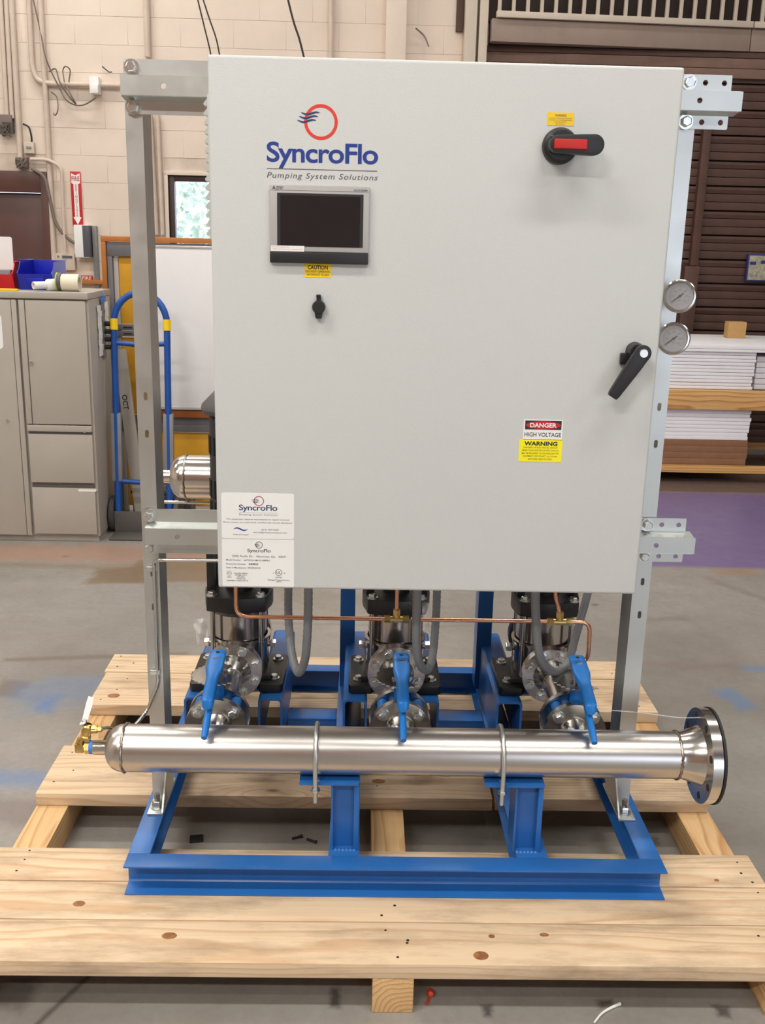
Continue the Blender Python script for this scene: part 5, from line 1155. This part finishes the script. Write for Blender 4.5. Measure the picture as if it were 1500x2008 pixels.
b.build('lettering', M['sigred'], sg)
a, c = wp(159, 540), wp(182, 554); b = B(); b.box((a.x, YW-.014, c.z), (c.x, YW-.006, a.z), .001); sg2 = thing('fire_sign', (a.x, YW-.014, c.z), 'small red FIRE sign low on the block wall', 'sign'); b.build('red_plate', M['sigred'], sg2)
b = B(); text(b, 'FIRE', (a.x+c.x)/2, c.z+(a.z-c.z)*.42, YW-.0146, (c.x-a.x)*.8, .025, 'C', bold=.02); b.build('lettering', M['white'], sg2)
b = B(); text(b, 'ALARM', (a.x+c.x)/2, c.z+(a.z-c.z)*.06, YW-.0146, (c.x-a.x)*.8, .014, 'C', bold=.02); b.build('small_lettering', M['inkblack'], sg2)
# alarm panel
o, a, c = wallbox('alarm_panel', 112, 496, 151, 530, .05, 'conduitpaint', 'cream alarm control panel on the block wall beside the brown door', 'panel')
b = B(); w_, h_ = c.x-a.x, a.z-c.z; b.box((a.x+w_*.34, YW-.0515, a.z-h_*.3), (a.x+w_*.88, YW-.05, a.z-h_*.14)); b.build('display', M['inkgrey'], o)
b = B(); b.box((a.x+w_*.38, YW-.0515, a.z-h_*.82), (a.x+w_*.48, YW-.05, a.z-h_*.48)); b.build('slot', M['inkgrey'], o)
b = B(); b.cyl((a.x+w_*.14, YW-.05, a.z-h_*.2), (a.x+w_*.14, YW-.053, a.z-h_*.2), .01, seg=14); b.build('lamp', M['wornsteel'], o)
# white dispenser with grey side
o, a, c = wallbox('paper_dispenser', 152, 441, 184, 505, .12, 'label', 'white paper dispenser with a dark grey side on the block wall', 'dispenser')
b = B(); b.box((c.x-.05, YW-.121, c.z+.004), (c.x+.002, YW-.004, a.z-.004), .003); b.build('side_cover', plain('dispenser_grey', srgb(84, 84, 92), .4), o)
a, c = wp(182, 443), wp(196, 553); b = B(); b.box((a.x, YW-.05, c.z-.05), (c.x, YW-.004, a.z), .003); tag(b.build('steel_strip', M['wornsteel'], None, (a.x, YW, c.z)), 'grey upright steel strip beside the paper dispenser', 'strip')
a, c = wp(150, 548), wp(205, 557); b = B(); b.box((a.x-.2, YW-.07, c.z), (c.x, YW-.004, a.z), .003); tag(b.build('wood_ledge', M['orangewood'], None, (a.x, YW, c.z)), 'narrow orange wooden ledge below the paper dispenser', 'ledge')
# conduits on the wall
def pipe_wall(name, uv, r, label, mt='conduitpaint', y=YW-.03, rad=.06, cat='conduit', extra=None):
    pts = [at(u, v, 'y', y) for u, v in uv]
    if uv[0][1] <= -30: d_ = pts[0]-pts[1]; pts[0] = Vector((pts[0].x, pts[0].y, CEIL-.01))
    b = B(); b.tube(fillet(pts, rad, 6) if len(pts) > 2 else pts, r, 12)
    return tag(b.build(name, M[mt], None, tuple(pts[0])), label, cat)
pipe_wall('wall_conduit', ((8, -30), (14, 235)), .018, 'cream conduit running down the block wall to the wire tangle, nearest the door side')
pipe_wall('wall_conduit', ((20, -30), (24, 232)), .018, 'cream conduit running down to the wire tangle, second of the bundle')
pipe_wall('wall_conduit', ((27, -30), (40, 312)), .022, 'thick cream conduit ending in a splice box above the brown door')
pipe_wall('wall_conduit', ((62, -30), (63, 130), (72, 158), (96, 164), (236, 168)), .02, 'cream conduit bending from vertical to horizontal towards the upper junction box')
pipe_wall('wall_conduit', ((80, -30), (97, 330), (106, 505), (108, 530)), .021, 'wide cream wall channel running down beside the brown door')
pipe_wall('wall_conduit', ((288, -30), (290, 112)), .024, 'cream conduit disappearing behind the rack channel')
pipe_wall('wall_conduit', ((293, 222), (306, 460)), .024, 'cream conduit between the rack post and the window, the thicker one')
pipe_wall('wall_conduit', ((309, 222), (319, 460)), .016, 'cream conduit between the rack post and the window, the thinner one')
pipe_wall('wall_conduit', ((647, -30), (649, 130)), .018, 'cream conduit above the control cabinet')
pipe_wall('wall_cable', ((60, 312), (95, 313), (121, 328), (124, 420), (128, 492)), .014, 'grey cable bending down to the alarm panel', 'conduitpaint', YW-.06, .05, 'cable')
pipe_wall('wall_cable', ((62, 330), (88, 345), (100, 400), (108, 440), (135, 470), (152, 480)), .013, 'grey cable looping beside the brown door to the paper dispenser', 'wiregrey', YW-.06, .08, 'cable')
pipe_wall('wall_cable', ((45, 243), (57, 248), (62, 268), (62, 282)), .007, 'short black cable into the small switch box', 'wire', YW-.04, .04, 'cable')
o, a, c = wallbox('junction_box', 180, 153, 200, 187, .09, 'label', 'white junction box with a tangle of wires on the block wall', 'junction box')
b = B(); b.box((a.x+.02, YW-.12, c.z-.0), (c.x-.0, YW-.09, a.z-.06), .006); b.build('cover', M['label'], o)
o, a, c = wallbox('switch_box', 50, 279, 71, 302, .05, 'conduitpaint', 'small cream switch box on the block wall above the door', 'box')
b = B(); b.box(((a.x+c.x)/2-.02, YW-.056, (a.z+c.z)/2-.008), ((a.x+c.x)/2+.02, YW-.05, (a.z+c.z)/2+.008)); b.build('switch', M['wornsteel'], o)
o, a, c = wallbox('splice_box', 35, 309, 58, 331, .06, 'wiregrey', 'dirty grey splice box on the wall above the brown door', 'box')
b = B()
for k in range(9): b.tube([(a.x+random.uniform(0, .09), YW-.065, c.z+random.uniform(0, .08)), (a.x+random.uniform(0, .09), YW-.075, c.z+random.uniform(0, .08)), (a.x+random.uniform(0, .09), YW-.062, c.z+random.uniform(0, .08))], .004, 5)
tag(b.build('wires', M['wiregrey'], o), kind='stuff')
o, a, c = wallbox('terminal_block', 0, 226, 30, 262, .07, 'wiregrey', 'grey terminal box with dark and red wires at the bundle of conduits', 'box')
b = B()
for k in range(10): b.tube([(a.x+random.uniform(0, .12), YW-.075, c.z+random.uniform(-.02, .08)), (a.x+random.uniform(0, .12), YW-.095, c.z+random.uniform(-.03, .08)), (a.x+random.uniform(0, .13), YW-.075, c.z+random.uniform(-.04, .05))], .006, 5)
tag(b.build('wires', M['lockdark'], o), kind='stuff')
def loose(name, uv, r, mt, label, y=YW-.06):
    pts = smooth([at(u, v, 'y', y)+Vector((0, .02*math.sin(i*2.2), 0)) for i, (u, v) in enumerate(uv)], 8); b = B(); b.tube(pts, r, 6); return tag(b.build(name, M[mt], None, tuple(pts[0])), label, 'wire')
loose('loose_wire', ((63, -10), (78, 60), (90, 110), (100, 140), (115, 170), (130, 195), (145, 205), (165, 205), (190, 192)), .006, 'wiregrey', 'long grey wire sagging across the block wall to the white junction box')
loose('loose_wire', ((96, 140), (108, 135), (118, 160), (132, 185), (147, 203), (142, 190), (128, 165)), .006, 'wiregrey', 'looped grey wire beside the white junction box')
loose('loose_wire', ((126, 160), (122, 138), (130, 131), (137, 138), (134, 160)), .005, 'wiregrey', 'standing loop of grey wire above the horizontal conduit')
loose('loose_wire', ((100, 180), (110, 190), (115, 215), (108, 226), (104, 222)), .005, 'wiregrey', 'hooked end of grey wire hanging below the horizontal conduit')
loose('loose_wire', ((200, 130), (212, 140), (220, 142)), .005, 'lockdark', 'short dark wire end above the white junction box')
loose('loose_wire', ((815, 55), (832, 70), (840, 92)), .006, 'wiregrey', 'short grey wire on the wall beside the pilaster')
# wires hanging down behind the cabinet
for (uv, lab) in ((((383, -20), (400, 50), (412, 100), (418, 140)), 'thin black wire hanging behind the cabinet, the most upright of the pair'), (((392, -20), (410, 35), (425, 80), (434, 130)), 'thin black wire hanging behind the cabinet, the more slanted of the pair'), (((560, -20), (575, 40), (588, 80), (600, 130)), 'thick black cable hanging alone above the control cabinet')):
    pts = smooth([at(u, v, 'y', 3.0) for u, v in uv], 6); d_ = (pts[0]-pts[3]).normalized(); pts = [pts[0]+d_*((CEIL-.01-pts[0].z)/d_.z)]+pts; b = B(); b.tube(pts, .0048 if 'thick' in lab else .0034, 8); tag(b.build('hanging_wire', M['wire'], None, tuple(pts[0])), lab, 'wire')

# ------------------------------------------------------------------ board stacks on the right
SY = 5.0
rkx0, rkx1 = 1.6, 3.4
def sp2(u, v): return at(u, v, 'y', SY)
zA, zB, zC, zD, zE, zF, zG = [sp2(1400, v).z for v in (656, 690, 764, 803, 863, 912, 926)]
xE1, xE2 = sp2(1481, 725).x, sp2(1472, 835).x
sk2 = thing('lumber_rack', (2.5, SY+.4, 0), 'pine skid frame of boards carrying the white sheets', 'rack')
for z0, z1, nm in ((zG, zF, 'plank'), (zD+.002, zC, 'plank')):
    b = B(); h = Vector(((rkx1-rkx0)/2, .02, (z1-z0)/2)); b.box(-h, h, .003); o = finish(b.bm, nm, M['woodbg'], None, (0, 0, 0)); o.parent = sk2; o.location = Vector(((rkx0+rkx1)/2, SY-.01, (z0+z1)/2))-off(sk2)
    b = B(); h = Vector(((rkx1-rkx0)/2, .02, (z1-z0)/2)); b.box(-h, h, .003); o = finish(b.bm, nm, M['woodbg'], None, (0, 0, 0)); o.parent = sk2; o.location = Vector(((rkx0+rkx1)/2, SY+.9, (z0+z1)/2))-off(sk2)
for x in (1.75, 3.2):
    b = B(); b.box((x-.045, SY+.03, 0), (x+.045, SY+.86, zG-.0005), .004); b.build('runner', M['woodbg'], sk2)
for x in (1.7, 3.3):
    b = B(); b.box((x-.045, SY+.014, zF+.0), (x+.045, SY+.10, zD), .004); b.build('corner_block', M['woodbg'], sk2)
n = 4; hh = (zE-zF-.001)/n
for k in range(n):
    b = B(); b.box((rkx0+.15, SY+.012, zF+.0008+k*hh), (xE2+random.uniform(-.004, .004), SY+.85, zF+(k+1)*hh), .002); tag(b.build('cardboard_sheet', M['cardboard'], None, (2.2, SY, zF)), 'brown cardboard sheet at the bottom of the board stack on the right', 'cardboard', 'brown sheets under the white boards')
n = 8; hh = (zD-zE-.004)/n
for k in range(n):
    b = B(); b.box((rkx0+.15, SY+.012+random.uniform(0, .006), zE+k*hh), (xE2+random.uniform(-.01, .006), SY+.85, zE+(k+1)*hh-.0016), .002); tag(b.build('foam_sheet', M['foam'], None, (2.2, SY, zE)), 'white sheet in the lower stack, under the middle pine board', 'sheet', 'white sheets in the lower stack')
n = 11; hh = (zB-zC)/n
for k in range(n):
    b = B(); b.box((rkx0+.15, SY+.012+random.uniform(0, .006), zC+.001+k*hh), (xE1+random.uniform(-.01, .006), SY+.85, zC+(k+1)*hh-.0016), .002); tag(b.build('foam_sheet', M['foam'], None, (2.2, SY, zC)), 'white sheet in the upper stack, above the middle pine board', 'sheet', 'white sheets in the upper stack')
b = B(); b.box((rkx0+.15, SY-.002, zB+.0005), (rkx1-.1, SY+.85, zB+.02), .003); b.box((rkx0+.15, SY-.004, zB+.021), (rkx1-.1, SY+.85, zB+.05), .003); tag(b.build('cover_sheet', M['foam'], None, (2.2, SY, zB)), 'bright white cover board lying on top of the upper stack', 'sheet')
n = 6; hh = (zB-zC-.03)/n
for k in range(n):
    b = B(); b.box((xE1+.025, SY+.05, zC+.001+k*hh), (rkx1-.1, SY+.85, zC+(k+1)*hh-.002), .002); tag(b.build('foam_sheet', M['foam2'], None, (3, SY, zC)), 'greyish sheet in the short stack at the end of the rack', 'sheet', 'greyish sheets beside the upper stack')
a, c = at(1425, 630, 'y', SY+.6), at(1456, 668, 'y', SY+.6); b = B(); b.box((a.x, SY+.55, zB+.0515), (c.x, SY+.64, a.z), .004); tag(b.build('wood_block', plain('ochre_wood_block', srgb(190, 148, 92), .6, var=.1), None, (a.x, SY+.6, zB)), 'ochre wooden block standing on the white cover board', 'block')
# poster on the slatted wall
a, c = at(1467, 498, 'y', YW-.03), at(1535, 553, 'y', YW-.03); po = thing('wall_poster', (a.x, YW-.03, c.z), 'small framed poster with blue edge on the brown slatted wall', 'poster')
b = B(); b.box((a.x, YW-.04, c.z), (c.x, YW-.005, a.z), .003); b.build('frame', M['posterblue'], po)
b = B(); b.box((a.x+.012, YW-.042, c.z+.012), (c.x-.012, YW-.0395, a.z-.012)); b.build('print', M['poster'], po)
b = B(); b.box((a.x+.02, YW-.0425, a.z-.085), (a.x+.07, YW-.0418, a.z-.06)); b.box((a.x+.11, YW-.0425, a.z-.075), (a.x+.2, YW-.0418, a.z-.05)); b.build('print_mark', M['posterblue'], po)
